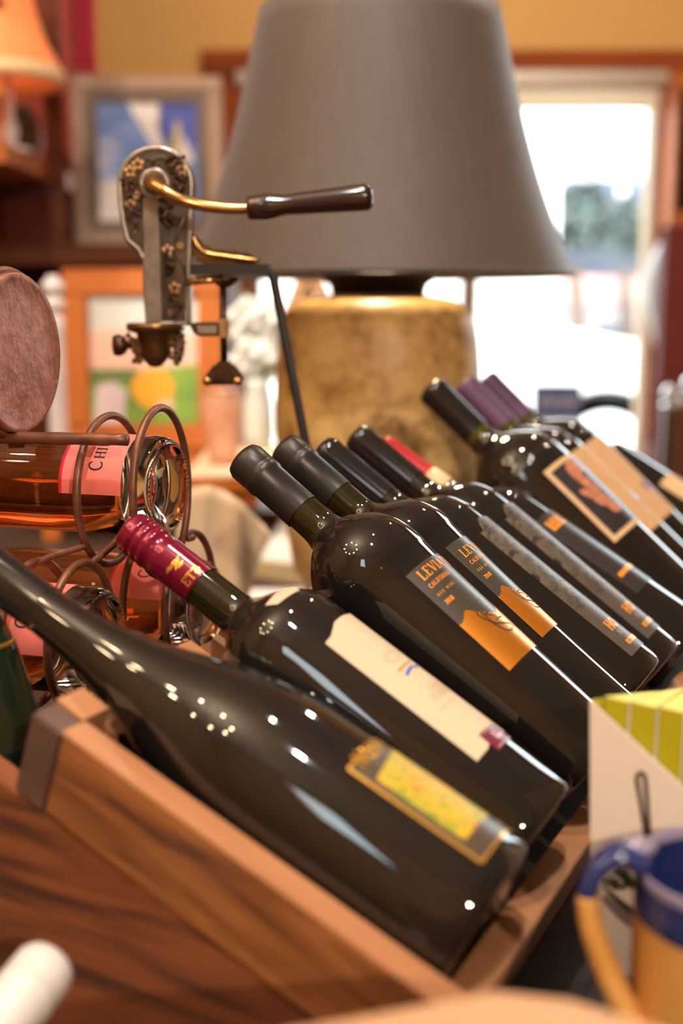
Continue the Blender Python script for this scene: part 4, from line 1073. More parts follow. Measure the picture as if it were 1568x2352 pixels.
wobj('pivot_boss', boss(cs(362, 427, -.008), [(0, 0), (34 * px2, 0), (34 * px2, .010), (32 * px2, .0125), (26 * px2, .0125), (23 * px2, .010), (0, .010)]), M['pewter'], op, smooth=True)
rnd = random.Random(2)
def cluster(x, y, w, h, n):
    ms = []
    for k in range(n):
        v = k / n; ww = w * (1 - .65 * v)
        c = cs(x + rnd.uniform(-ww, ww) / 2, y + (v - .5) * h, -.0095 - rnd.uniform(0, .0030))
        ms.append(ico(c, rnd.uniform(4.6, 6.2) * px2, 1))
    return join(*ms)
def leafs(x, y, r):
    ms = []
    for k in range(5):
        a = k * 1.256 + .4
        ms.append(ico(cs(x + r * .62 * math.cos(a), y - r * .62 * math.sin(a), -.0098), r * .52 * px2, 1, (1, .6, 1)))
    return join(*ms)
for x, y, w, h in ((300, 436, 34, 44), (312, 506, 34, 56), (404, 382, 44, 40), (416, 424, 34, 40), (386, 494, 40, 60), (392, 604, 34, 58), (407, 700, 40, 52)):
    wobj('grape_cluster', cluster(x, y, w, h, 26), M['bronze_dark'], op, smooth=True)
for x, y, r in ((303, 398, 15), (321, 382, 15), (420, 394, 15), (304, 474, 14), (378, 490, 13), (318, 452, 11), (388, 578, 15), (404, 664, 16), (400, 716, 12), (310, 532, 8), (418, 566, 8)):
    wobj('vine_leaf', leafs(x, y, r), M['bronze'], op, smooth=True)
wobj('vine_stem', tube([cs(x, y, -.009) for x, y in ((340, 372), (352, 366), (352, 384), (356, 372), (372, 362), (384, 368), (386, 380))], .0012, 8), M['pewter_dark'], op, smooth=True)
wobj('vine_stem', tube([cs(x, y, -.009) for x, y in ((428, 500), (408, 545), (398, 570), (420, 600), (432, 640))], .0012, 8), M['pewter_dark'], op, smooth=True)
# crank and handle
cp = smooth_path([cs(356, 424, -.012), cs(364, 430, -.042), cs(390, 448, -.055), cs(430, 470, -.058), cs(480, 484, -.055), cs(540, 490, -.052), cs(586, 489, -.050)], 6)
crank = wobj('crank_arm', tube(cp, [ (17 - 4 * min(1, i / 20)) * px2 * .95 for i in range(len(cp))], 14), M['brass'], op, smooth=True)
ha, hb = cs(578, 489, -.050), cs(852, 463, -.050)
hq = (hb - ha).to_track_quat('Z', 'Y').to_matrix().to_4x4()
hl = (hb - ha).length
wobj('handle', xf(lathe([(0, 0), (22 * px2, 0), (25 * px2, .002), (28 * px2, hl * .14), (28 * px2, hl * .18), (21 * px2, hl * .30), (23 * px2, hl * .40), (26.5 * px2, hl * .72), (29 * px2, hl * .93), (27 * px2, hl * .975), (18 * px2, hl), (0, hl)], 32), Matrix.Translation(ha) @ hq), M['handle_wood'], op, smooth=True)
# upper jaw, lower bracket, clamp screw
wobj('upper_jaw', prism(cpoly([(444, 532), (458, 552), (480, 570), (515, 576), (555, 578), (590, 588), (604, 598), (598, 606), (455, 606), (444, 600)]), CD - .012, CD + .014, .004), M['bronze_mid'], op, smooth=False)
wobj('jaw_ridge', tube(smooth_path([cs(448, 548, -.013), cs(470, 580, -.013), cs(520, 590, -.013), cs(596, 600, -.013)], 5), .0022, 8), M['brass'], op, smooth=True)
wobj('tie_bar', tube([cs(430, 649, -.012), cs(470, 645, -.012), cs(515, 641, -.012)], .0035, 10), M['brass'], op, smooth=True)
wobj('lower_bracket', prism(cpoly([(436, 742), (440, 752), (452, 772), (508, 772), (508, 740), (452, 740)]), CD - .010, CD + .010, .0015), M['bronze_dark'], op)
wobj('bracket_field', prism(cpoly([(456, 747), (500, 747), (500, 765), (458, 765)]), CD - .0112, CD - .0101), M['pewter'], op)
wobj('bracket_nut', prism(cpoly([(505, 732), (523, 732), (525, 776), (507, 776)]), CD - .013, CD + .013, .0015), M['bronze'], op)
wobj('clamp_screw', tube([cs(512, 640), cs(513, 740), cs(515, 836)], 8.5 * px2, 16), M['bronze_dark'], op, smooth=True)
wobj('clamp_plate', xf(lathe([(0, -.004), (12 * px2, -.004), (30 * px2, .002), (31 * px2, .006), (0, .006)], 28), Matrix.Translation(cs(516, 651))), M['bronze_dark'], op, smooth=True)
wing = wobj('wing_nut', prism(cpoly([(466, 880), (470, 866), (497, 832), (508, 827), (522, 827), (533, 832), (560, 866), (565, 880), (545, 884), (484, 884)]), CD - .012, CD + .012, .003), M['bronze_dark'], op)
for x in (480, 548): wobj('wing_tip', ico(cs(x, 874, -.012), 12 * px2, 2), M['brass'], wing, smooth=True)
# collar with thumb screw and nozzle
wobj('collar', xf(lathe([(0, .020), (60 * px2, .020), (63 * px2, .017), (62 * px2, .013), (40 * px2, .010), (32 * px2, -.002), (34 * px2, -.010), (26 * px2, -.015), (14 * px2, -.021), (0, -.022)], 40), Matrix.Translation(cs(358, 790, -.006))), M['bronze_mid'], op, smooth=True)
wobj('thumb_screw', xf(lathe([(0, -.004), (8 * px2, -.004), (9 * px2, .004), (20 * px2, .007), (25 * px2, .012), (22 * px2, .017), (0, .019)], 24), Matrix.Translation(cs(306, 792, -.008)) @ V((-1, -.45, .0)).to_track_quat('Z', 'Y').to_matrix().to_4x4()), M['bronze_dark'], op, smooth=True)
for x, y, w, h in ((318, 800, 50, 66), (408, 795, 54, 82)):
    wobj('grape_cluster', cluster(x, y, w, h, 44), M['bronze_mid'], op, smooth=True)
for x, y, r in ((306, 788, 11), (326, 820, 11), (400, 782, 11)):
    wobj('vine_leaf', leafs(x, y, r), M['bronze'], op, smooth=True)
wobj('side_flange', prism(cpoly([(404, 752), (418, 758), (424, 775), (424, 812), (416, 832), (398, 836), (396, 756)]), CD - .004, CD + .006, .0015), M['pewter'], op)

st = thing('corkscrew_stand', 'black iron stand with slanted leg carrying the antique corkscrew', 'stand', (pd(845, 1739, CD * 1.02).x, CD, TZ))
wobj('platform', plates([(cs(446, 632, -.02) , cs(618, 608, .03))]), M['black_iron'], st)
foot = py(846, 1739, CD); leg_d = (cs(700, 1010) - cs(622, 628))
k = (TZ + .012 - cs(622, 628).z) / leg_d.z
lp = cs(622, 628) + leg_d * k
wobj('leg', tube([cs(604, 620), cs(618, 622), cs(628, 640), cs(700, 1010), lp], 10.5 * px2, 14), M['black_iron'], st, smooth=True)
wobj('foot_plate', plates([(V((lp.x - .06, CD - .05, TZ)), V((lp.x + .02, CD + .12, TZ + .012)))]), M['black_iron'], st)

# ------------------------------------------------------------------ table lamp
LD = 1.57
lx = py(868, 700, LD).x; LY = LD
def lz(y): return py(868, y, LD).z
q = py(869, 640, LD).x - py(868, 640, LD).x   # metres per pixel at the lamp
lampo = thing('table_lamp', 'big table lamp with taupe shade on a mottled gold urn', 'lamp', (lx, LY, TZ))
prof = [(0, TZ), (150 * q, TZ), (158 * q, TZ + .006), (168 * q, TZ + .03), (200 * q, lz(1300)), (226 * q, lz(1150)), (238 * q, lz(1020)), (240 * q, lz(930)), (237 * q, lz(850)), (232 * q, lz(790)), (226 * q, lz(750)), (216 * q, lz(722)), (200 * q, lz(703)), (178 * q, lz(691)), (150 * q, lz(684)), (118 * q, lz(679)), (108 * q, lz(677)), (0, lz(677))]
sp = []
wobj('urn', xf(lathe(prof, 96), Matrix.Translation((lx, LY, 0))), M['vase'], lampo, smooth=True)
wobj('neck_collar', xf(lathe([(0, lz(677)), (106 * q, lz(677)), (108 * q, lz(668)), (112 * q, lz(655)), (126 * q, lz(645)), (132 * q, lz(635)), (128 * q, lz(628)), (60 * q, lz(622)), (14 * q, lz(615)), (14 * q, lz(520)), (0, lz(520))], 64), Matrix.Translation((lx, LY, 0))), M['black_lacquer'], lampo, smooth=True)
wobj('harp_rod', tube([(lx, LY, lz(530)), (lx, LY, lz(60))], .004, 10), M['brass'], lampo, smooth=True)
wobj('light_bulb', ico((lx, LY, lz(300)), .032, 3, (1, 1, 1.25)), base_mat('frosted_bulb', (.8, .78, .74), .3), lampo, smooth=True)
srow = []
for k in range(13):
    s = k / 12
    y = 634 + (30 - 634) * s
    r = 441 + (266 - 441) * s - 26 * math.sin(math.pi * s) * (1 - .45 * s)
    srow.append((r * q, lz(y)))
shade_prof = srow + [(r - .003, z) for r, z in srow[::-1]] + [srow[0]]
wobj('shade', xf(lathe(shade_prof, 112), Matrix.Translation((lx, LY, 0))), [M['shade'], M['shade_in']], lampo, smooth=True)
lamp('bulb_light', 'POINT', (lx, LY, lz(350)), 24.0, (1.0, .76, .45), .03)
so = lampo.children[-1]
for p in so.data.polygons:
    c = p.center + V((0, 0, 0))
    n = p.normal; rr = V((p.center.x, p.center.y, 0))
    # inner faces are those after the outer rows
ncol = 112
for i, p in enumerate(so.data.polygons):
    if 12 * ncol < i: p.material_index = 1
wobj('shade_binding', join(tube([(lx + srow[0][0] * math.cos(a), LY + srow[0][0] * math.sin(a), srow[0][1] + .001) for a in [2 * math.pi * k / 96 for k in range(96)]], .0022, 6, True)), M['shade'], so, smooth=True)
for a in (0, 2.09, 4.18):
    wobj('shade_spoke', tube([(lx, LY, lz(60)), (lx + (srow[-1][0] - .004) * math.cos(a), LY + (srow[-1][0] - .004) * math.sin(a), lz(40))], .0018, 6), M['brass'], lampo, smooth=True)

# ------------------------------------------------------------------ box of yellow booklets, mug, board, other bottles
BXD = .63
fc = pd(1357, 2208, BXD); bxz = pd(1441, 2240, BXD - .006).z
fc.z = bxz
fd = V((.90, -.436, 0)).normalized()
fn = V((-fd.y, fd.x, 0))                                          # away from the camera
bk = thing('dark_wooden_block', 'low dark wooden block under the white card box', 'block', (fc.x, fc.y, TZ))
Mk = frame(V((fc.x, fc.y, TZ)), fd, fn, ZZ.copy())
obj('block', box_bm((.15, .10, bxz - TZ - .0005), .002, (.095, .055, (bxz - TZ - .0005) / 2)), M['black_wood'], bk, M=ROOTM[bk].inverted() @ Mk)
bx_ = thing('card_box', 'white card display box with cut-away side and printed tongs, behind the mug', 'box', (fc.x, fc.y, bxz))
def bp(x, y):
    """point of the photograph on the near side of the box"""
    v = ray(x, y); n = fn; k = (fc - EYE).dot(n) / v.dot(n); return EYE + v * k
def bl2(p): d = p - fc; return d.dot(fd), d.z
Mb = frame(V((fc.x, fc.y, bxz)), fd, fn, ZZ.copy())
MB_ = ROOTM[bx_].inverted() @ Mb
tl = bl2(bp(1354, 1611)); dg = bl2(bp(1566, 1852))
ww = .16; sl_ = (dg[1] - tl[1]) / (dg[0] - tl[0]); hh = tl[1]
zr = max(hh + sl_ * (ww - tl[0]), .03)
th = .0018; dp = .105
x00 = tl[0]
def back_z(x, y0, d):
    """height at the distance d behind the front so that the top edge falls along the photographed line"""
    lo_, hi_ = -.05, .3
    for _ in range(40):
        m = (lo_ + hi_) / 2; P = fc + fd * x + fn * d + ZZ * m; r = P - EYE
        yy = 1176 - F * r.dot(UP) / r.dot(FW); xx = 784 + F * r.dot(RT) / r.dot(FW)
        if yy > y0 - .13 * (xx - 1382): lo_ = m
        else: hi_ = m
    return (lo_ + hi_) / 2
obj('side_panel', prism([(0, .001), (x00 + ww, .001), (x00 + ww, zr), (x00, hh)], 0, th), M['card_white'], bx_, M=MB_)
zbk = back_z(x00, 1600, dp) - .012
obj('back_panel', prism([(0, .001), (x00 + ww, .001), (x00 + ww, zr), (x00, zbk)], dp, dp + th), M['card_white'], bx_, M=MB_)
bm = bmesh.new()
for p in (((x00 + .0001, th), (x00 + th, dp)),):
    v8 = [(.0001, th, .001), (th, th, .001), (th, dp, .001), (.0001, dp, .001), (x00 + .0001, th, hh), (x00 + th, th, hh), (x00 + th, dp, zbk), (x00 + .0001, dp, zbk)]
    bv = [bm.verts.new(v) for v in v8]
    for f in ((3, 2, 1, 0), (4, 5, 6, 7), (0, 1, 5, 4), (1, 2, 6, 5), (2, 3, 7, 6), (3, 0, 4, 7)): bm.faces.new([bv[i] for i in f])
add_box(bm, (x00 + ww - th, th, .001), (x00 + ww, dp, zr)); add_box(bm, (th, th, .001), (x00 + ww - th, dp, .001 + th))
obj('end_panels', bm, M['card_white'], bx_, M=MB_)
la, lb2 = bl2(bp(1358, 1614)), bl2(bp(1381, 1607))
obj('yellow_lining', prism([(x00 + th + .0003, hh - .03), (lb2[0], hh - .03), (lb2[0], lb2[1] - .001), (la[0], hh - .0005), (x00 + th + .0003, hh - .0015)], th + .001, th + .0035), M['lime'], bx_, M=MB_)
# printed picture of utensils on the near side, flat print standing a hair proud
def print_ribbon(name, pts, w, mat):
    P = [bl2(bp(*p)) for p in pts]; vs = []; fs = []
    for i, p in enumerate(P):
        a = V(P[max(i - 1, 0)]); c = V(P[min(i + 1, len(P) - 1)]); t = (c - a).normalized()
        wi = w if not isinstance(w, list) else w[0] + (w[1] - w[0]) * i / (len(P) - 1)
        for s in (-.5, .5): vs.append((p[0] - t.y * wi * s, -.0003, p[1] + t.x * wi * s))
    for i in range(len(P) - 1): fs.append((2 * i, 2 * i + 1, 2 * i + 3, 2 * i + 2))
    return obj(name, (vs, fs), mat, bx_, M=MB_)
M['print_grey'] = base_mat('printed_steel_grey', lin('7a6a62'), 0.6)
M['print_dark'] = base_mat('printed_dark_brown', lin('3e3028'), 0.6)
M['print_green'] = base_mat('printed_dark_green', lin('33381c'), 0.6)
P6 = lambda x, y: (1150 + x / 2.933, 1550 + y / 2.933)
pr_ = lambda l: [P6(*p) for p in l]
print_ribbon('printed_tongs', pr_([(985, 1100), (970, 1050), (948, 900), (925, 760), (915, 700), (925, 668), (945, 656), (965, 668), (975, 720), (985, 850), (995, 1000), (1000, 1100)]), .0024, M['print_dark'])
print_ribbon('printed_tongs_shade', pr_([(960, 1040), (935, 880), (905, 720)]), .0008, M['print_grey'])
print_ribbon('printed_fork', pr_([(690, 1490), (760, 1560), (830, 1620), (900, 1660)]), [.0045, .009], M['print_grey'])
print_ribbon('printed_fork', pr_([(690, 1420), (770, 1500), (850, 1570), (920, 1620)]), [.0015, .006], M['print_dark'])
for x0, y0, x1, y1 in ((690, 1380, 760, 1420), (730, 1360, 800, 1410), (760, 1330, 840, 1380), (700, 1395, 790, 1440), (800, 1330, 880, 1400), (800, 1440, 870, 1400), (780, 1310, 850, 1350), (840, 1320, 890, 1420), (810, 1360, 890, 1430)):
    print_ribbon('printed_sprig', pr_([(x0, y0), ((x0 + x1) / 2, (y0 + y1) / 2 - 6), (x1, y1)]), [.002, .0035], M['print_green'])
print_ribbon('printed_ochre_patch', pr_([(775, 1265), (840, 1285), (890, 1300)]), .004, M['ochre_ink'])
# the yellow booklets standing in it, their tops sloping back
cols = [(1383, 1605, 1438, 1620), (1445, 1618, 1503, 1632), (1510, 1630, 1566, 1643), (1573, 1641, 1632, 1654)]
LB4 = ['narrow lime-yellow booklet leftmost in the white box', 'second lime-yellow booklet from the left in the white box', 'third lime-yellow booklet from the left in the white box', 'fourth lime-yellow booklet, at the right edge of the white box']
for k, (x0, y0, x1, y1) in enumerate(cols):
    a = bl2(bp(x0, y0)); c = bl2(bp(x1, y1))
    d0 = .0045; d1 = dp - .003; zb0 = th + .0015
    lb_ = thing('booklet', LB4[k], 'booklet', M=Mb @ Matrix.Translation((a[0], d0, zb0)), group='lime-yellow booklets in the white box')
    wd = c[0] - a[0]; z1 = a[1] - zb0; z2 = c[1] - zb0
    zb1, zb2 = back_z(a[0], 1604, d1) - zb0, back_z(c[0], 1604, d1) - zb0
    bx0 = max(0.0, th + .0004 - a[0]) if k == 0 else 0.0
    V8 = [(bx0, 0, 0), (wd, 0, 0), (wd, 0, z2), (0, 0, z1), (bx0, d1 - d0, 0), (wd, d1 - d0, 0), (wd, d1 - d0, zb2), (0, d1 - d0, zb1)]
    obj('cover', (V8, [(0, 1, 2, 3), (1, 5, 6, 2), (0, 3, 7, 4), (4, 7, 6, 5), (0, 4, 5, 1)]), M['lime'], lb_)
    obj('page_top', ([V8[3], V8[2], V8[6], V8[7]], [(0, 1, 2, 3)]), M['lime_top'], lb_)
    if k < 3:
        na = bl2(bp(cols[k + 1][0], cols[k + 1][1]))[0] - a[0] - .0003
        q0 = wd + .0003
        P8 = [(q0, .0008, 0), (na, .0008, 0), (na, .0008, z2 - .002), (q0, .0008, z2 - .002), (q0, d1 - d0, 0), (na, d1 - d0, 0), (na, d1 - d0, zb2 - .003), (q0, d1 - d0, zb2 - .003)]
        obj('pages', (P8, [(0, 1, 2, 3), (1, 5, 6, 2), (0, 3, 7, 4), (4, 7, 6, 5), (0, 4, 5, 1), (3, 2, 6, 7)]), M['white_paper'], lb_)

# mug
mg_d = .535
mc_ = pd(1679, 1990, mg_d)
mug = thing('stoneware_mug', 'tall amber stoneware mug with cobalt blue rim and big handle', 'mug', (mc_.x, mc_.y, TZ))
s = mg_d / F; mz = mc_.z - TZ; mR = 214 * s
zb1 = pd(1470, 2090, mg_d).z - TZ
ro = [(0, .004), (mR * .80, .004), (mR * .84, 0), (mR * .92, .004), (mR * .985, .03), (mR * 1.0, zb1 - .004)]
obj('body', lathe(ro, 72), M['tan_glaze'], mug, smooth=True)
obj('blue_band', lathe([(mR * 1.0, zb1 - .004), (mR * 1.0, zb1), (mR * 1.015, zb1 + .008), (mR * .985, zb1 + .011), (mR * .99, mz - .016), (mR * 1.015, mz - .010), (mR * 1.0, mz - .005)], 72), M['blue_glaze'], mug, smooth=True)
obj('rim', lathe([(mR * 1.0, mz - .005), (mR * 1.005, mz - .001), (mR * .985, mz), (mR * .955, mz - .001), (mR * .945, mz - .006)], 72), M['rim_glaze'], mug, smooth=True)
obj('inside', lathe([(mR * .945, mz - .006), (mR * .93, mz - .03), (mR * .92, .02), (mR * .8, .010), (0, .009)], 72), M['blue_glaze'], mug, smooth=True)
def mp_(x, y): return pd(x, y, mg_d) - V((mc_.x, mc_.y, TZ))
hp = smooth_path([mp_(1478, 1985), mp_(1455, 1966), mp_(1418, 1962), mp_(1380, 1985), mp_(1358, 2020), mp_(1351, 2060), mp_(1358, 2120), mp_(1380, 2190), mp_(1411, 2266), mp_(1446, 2335), mp_(1490, 2400)], 6)
def strap(path, w, tk, name, mat, i0, i1):
    ms = []; vs = []; fs = []
    for i in range(i0, i1 + 1):
        p = path[i]; a = path[max(i - 1, 0)]; c = path[min(i + 1, len(path) - 1)]
        t = (c - a).normalized(); side = V((.35, .94, 0)); side = (side - t * side.dot(t)).normalized(); nn = t.cross(side)
        for k in range(16):
            an = 2 * math.pi * k / 16
            ca, sa = math.cos(an), math.sin(an)
            vs.append(p + side * (w / 2 * math.copysign(abs(ca) ** .7, ca)) + nn * (tk / 2 * math.copysign(abs(sa) ** .7, sa)))
    N = i1 - i0
    for i in range(N):
        for k in range(16): fs.append((i * 16 + k, i * 16 + (k + 1) % 16, (i + 1) * 16 + (k + 1) % 16, (i + 1) * 16 + k))
    fs.append(tuple(range(16))[::-1]); fs.append(tuple(N * 16 + k for k in range(16)))
    return obj(name, (vs, fs), mat, mug, smooth=True)
cut = 29
strap(hp, .020, .0095, 'handle_top', M['blue_glaze'], 0, cut)
strap(hp, .0200, .0102, 'handle', M['tan_glaze'], cut, len(hp) - 1)
obj('handle_root', ico(mp_(1464, 1944) + V((0, .004, -.002)), .0085, 2, (1.25, 1.0, .5)), M['rim_glaze'], mug, smooth=True)

# pale board in the very foreground
fa = pd(1190, 2247, .43)
bd = thing('pale_wood_board', 'blurred pale peach wooden block at the bottom edge in front of the rack', 'block', (fa.x, fa.y - .1, TZ))
e1 = V((-.955, -.30, 0)); e2 = V((.87, -.49, 0))
pp = [fa + e1 * .012 + e2 * .002, fa + e1 * .15, fa + e1 * .15 + e2 * .15 + V((0, -.1, 0)), fa + e2 * .30 + V((-.1, -.12, 0)), fa + e2 * .30, fa + e2 * .02]
bm = bmesh.new()
t_v = [bm.verts.new((p.x, p.y, fa.z)) for p in pp]; b_v = [bm.verts.new((p.x, p.y, TZ)) for p in pp]
bm.faces.new(t_v); bm.faces.new(b_v[::-1])
for i in range(len(pp)): bm.faces.new((t_v[i], b_v[i], b_v[(i + 1) % len(pp)], t_v[(i + 1) % len(pp)]))
bmesh.ops.recalc_face_normals(bm, faces=bm.faces)
bmesh.ops.bevel(bm, geom=[e for e in bm.edges], offset=.004, segments=3, affect='EDGES')
wobj('block', bm, M['tan_board'], bd)

# white-capped bottle, bottom left, leaning out of the frame
wa = pd(112, 2214, .56); wz2 = pd(-140, 2530, .485)
Z = (wa - wz2).normalized(); X = Z.cross(V((0, -1, 0))).normalized()
Lw = .30
Mw = frame(wa - Z * Lw, X, Z.cross(X), Z)
wb_ = make_bottle('white_capped_bottle', 'bottle with white capsule poking up at the bottom left corner', .038, .0139, bordeaux(.038, .0139, .17, .225, Lw), Lw, Mw, M['green_glass'], cap=(Lw - .07, M['white_foil'], 'foil'))
# dark green bottle standing at the left edge
gx = pd(-42, 1500, .70)
gR = .0357
gprof = [(0, .004), (gR * .6, .001), (gR * .85, 0), (gR * .97, .004), (gR, .012), (gR, .08)] + bez((gR, .14), (gR, .172), (.0285, .198), (.0215, .222), 12) + [(.0150, .238)]
gb = make_bottle('green_bottle', 'small dark green bottle standing at the left edge beside the oak rack', gR, .0125, gprof, .246, frame(V((gx.x, gx.y, TZ)), V((1, 0, 0)), V((0, 1, 0)), ZZ.copy()), M['green_glass'], cap=(.2385, M['green_glass'], 'plain'))
obj('gold_line', lathe([(.0195, .2262), (.0206, .2262), (.0198, .2284), (.0188, .2284)], 40), M['gold_ink'], gb.root, smooth=True)

# ------------------------------------------------------------------ back of the table: riser, pictures, jar, flowers, papers
RZ = CZ + (ray(400, 1092).z) * 2.05 / ray(400, 1092).y            # height of the riser top
ry0 = 2.05
rz_top = RZ
xa = py(60, 1090, ry0).x; xb = py(655, 1090, ry0).x
ris = thing('wooden_riser', 'low orange wooden riser with cream runner behind the rose bottles', 'riser', ((xa + xb) / 2, ry0 + .35, TZ))
wobj('top', plates([((xa, ry0, rz_top - .028), (xb, ry0 + .48, rz_top - .004))]), M['orange_wood'], ris)
wobj('runner', plates([((py(420, 1080, ry0).x, ry0 - .002, rz_top - .004), (xb - .01, ry0 + .47, rz_top))]), M['cream_paper'], ris)
for x in (xa + .02, xb - .13):
    for y in (ry0 + .02, ry0 + .42): wobj('leg', plates([((x, y, TZ), (x + .03, y + .03, rz_top - .028))]), M['orange_wood'], ris)
wobj('front_rail', plates([((xa + .05, ry0 + .015, rz_top - .06), (xb - .05, ry0 + .03, rz_top - .028))]), M['orange_wood'], ris)

def picture(name, label, c, ux, uz, w, h, fw, fd_, fmat, inner, art, cat='painting'):
    """framed picture: local x to the right, z up, front facing -y"""
    uy = uz.cross(ux)
    Mx = frame(c, ux, uy, uz)
    t = thing(name, label, cat, M=Mx, group=None)
    for a, b_ in (((-w / 2, 0, 0), (w / 2, fd_, fw)), ((-w / 2, 0, h - fw), (w / 2, fd_, h)), ((-w / 2, 0, fw), (-w / 2 + fw, fd_, h - fw)), ((w / 2 - fw, 0, fw), (w / 2, fd_, h - fw))):
        bm = box_bm((1, 1, 1)); 
        vs = None; bm.free()
        lx_, lz_ = b_[0] - a[0], b_[2] - a[2]
        cx_, cz_ = (a[0] + b_[0]) / 2, (a[2] + b_[2]) / 2
        if lx_ > lz_: o = obj('frame_bar', box_bm((lx_, fd_, lz_), .003), fmat, t, M=Matrix.Translation((cx_, fd_ / 2, cz_)))
        else: o = obj('frame_bar', box_bm((lz_, fd_, lx_), .003), fmat, t, M=Matrix.Translation((cx_, fd_ / 2, cz_)) @ Matrix.Rotation(math.radians(90), 4, 'Y'))
    g = fw
    if inner:
        for a, b_ in (((-w / 2 + g, .006, g), (w / 2 - g, .016, g + inner)), ((-w / 2 + g, .006, h - g - inner), (w / 2 - g, .016, h - g)), ((-w / 2 + g, .006, g + inner), (-w / 2 + g + inner, .016, h - g - inner)), ((w / 2 - g - inner, .006, g + inner), (w / 2 - g, .016, h - g - inner))):
            obj('inner_slip', plates([(a, b_)]), M['frame_inner'], t)
        g += inner
    cv = obj('canvas', plates([((-w / 2 + g, .014, g), (w / 2 - g, .020, h - g))]), art, t)
    return t, cv, (-w / 2 + g, g, w / 2 - g, h - g)
def stroke(cv, bounds, pts, mat, dy=.0133, name='paint_stroke'):
    x0, z0, x1, z1 = bounds
    return obj(name, ([(x0 + (x1 - x0) * u, dy, z0 + (z1 - z0) * v) for u, v in pts], [tuple(range(len(pts)))]), mat, cv)

# low hutch and bookcase on the left, behind
HY = 2.86
hl_, hr_ = py(-420, 600, HY).x, py(520, 600, HY).x
sz1 = py(300, 560, HY).z; sz0 = py(300, 606, HY).z
post0, post1 = py(112, 500, HY).x, py(150, 500, HY).x
hut = thing('bookcase', 'brown wooden bookcase with maroon back at the left, behind the paintings', 'bookcase', ((hl_ + hr_) / 2, HY + .2, 0))
hd = .34
ub = CZ + 1.5
wobj('side_post', plates([((post0, HY, sz1), (post1, HY + .03, ub))]), M['case_wood'], hut)
wobj('side_post', plates([((hr_ - .03, HY, 0), (hr_, HY + hd, sz0))]), M['case_wood'], hut)
wobj('side_post', plates([((hl_, HY, 0), (hl_ + .04, HY + hd, ub))]), M['case_wood'], hut)
wobj('counter_shelf', plates([((hl_ + .04, HY - .02, sz0), (hr_ + .01, HY + hd, sz1))]), M['case_wood'], hut)
wobj('back_panel', plates([((hl_ + .04, HY + hd - .02, sz1), (post0, HY + hd, ub))]), M['rust'], hut)
s3 = py(60, 412, HY).z; s4 = py(60, 372, HY).z
wobj('shelf', plates([((hl_ + .04, HY - .34, s3), (post0, HY + hd - .02, s4))]), M['orange_wood'], hut)
wobj('lower_back', plates([((hl_ + .04, HY + hd - .02, 0), (hr_ - .03, HY + hd, sz0))]), M['case_wood'], hut)
wobj('cornice', plates([((hl_, HY - .03, ub), (post1 + .02, HY + hd, ub + .05))]), M['case_wood'], hut)
# maroon box in the lower opening
p = py(2, 616, HY + .06); q2 = py(113, 428, HY + .06)
bxx = thing('maroon_box', 'maroon box with dark lid in the lower opening of the bookcase', 'box', ((p.x + q2.x) / 2, HY + .15, sz1))
wobj('body', box_bm((q2.x - p.x - .012, .14, (q2.z - sz1) * .82), .004, ((p.x + q2.x) / 2, HY + .15, sz1 + (q2.z - sz1) * .41)), M['maroon'], bxx)
wobj('lid', box_bm((q2.x - p.x - .004, .15, (q2.z - sz1) * .17), .004, ((p.x + q2.x) / 2, HY + .15, sz1 + (q2.z - sz1) * .91)), base_mat('dark_maroon_lid', lin('4a1014'), .5), bxx)
# dark oval mirror in the upper opening
mcx = py(52, 262, HY + .20)
mir = thing('oval_mirror', 'dark oval mirror in a thin wooden frame behind the glowing orange lamp', 'mirror', (mcx.x, HY + .2, s4))
mrr = 62 * HY / F
Mq = Matrix.Translation((mcx.x, HY + .2, s4 + .004 + mrr * 1.22)) @ Matrix.Rotation(math.radians(90), 4, 'X') @ Matrix.Diagonal((.72, 1.2, 1, 1))
wobj('glass', xf(lathe([(0, 0), (mrr * .9, 0), (mrr * .9, .006), (0, .006)], 40), Mq), M['dark_glass'], mir)
wobj('frame', xf(lathe([(mrr * .88, -.006), (mrr, -.004), (mrr, .012), (mrr * .88, .014), (mrr * .88, -.006)], 40), Mq), M['oak_low'], mir, smooth=True)
# small lamp with glowing orange shade
SD = HY - .17
q3 = SD / F
sx = py(2, 200, SD).x
slp = thing('orange_shade_lamp', 'small lamp with glowing orange bell shade and cream fringe, upper left', 'lamp', (sx, SD, s4))
zz = lambda y: py(2, y, SD).z
wobj('shade', xf(lathe([(70 * q3, zz(-60)), (76 * q3, zz(0)), (86 * q3, zz(50)), (104 * q3, zz(100)), (124 * q3, zz(140)), (130 * q3, zz(158)), (128 * q3, zz(158)), (102 * q3, zz(100)), (74 * q3, zz(0)), (68 * q3, zz(-60))], 48), Matrix.Translation((sx, SD, 0))), M['glow_orange'], slp, smooth=True)
wobj('fringe', xf(lathe([(130 * q3, zz(158)), (136 * q3, zz(160)), (139 * q3, zz(182)), (134 * q3, zz(196)), (126 * q3, zz(190)), (127 * q3, zz(158)), (130 * q3, zz(158))], 48), Matrix.Translation((sx, SD, 0))), M['cream_trim'], slp, smooth=True)
wobj('stem', xf(lathe([(0, s4), (46 * q3, s4), (44 * q3, s4 + .008), (14 * q3, s4 + .016), (10 * q3, zz(330)), (18 * q3, zz(300)), (10 * q3, zz(272)), (9 * q3, zz(120)), (0, zz(120))], 32), Matrix.Translation((sx + 16 * q3, SD, 0))), M['lilac'], slp, smooth=True)
wobj('light_bulb', ico((sx, SD, zz(110)), .022, 2), M['cream_trim'], slp, smooth=True)
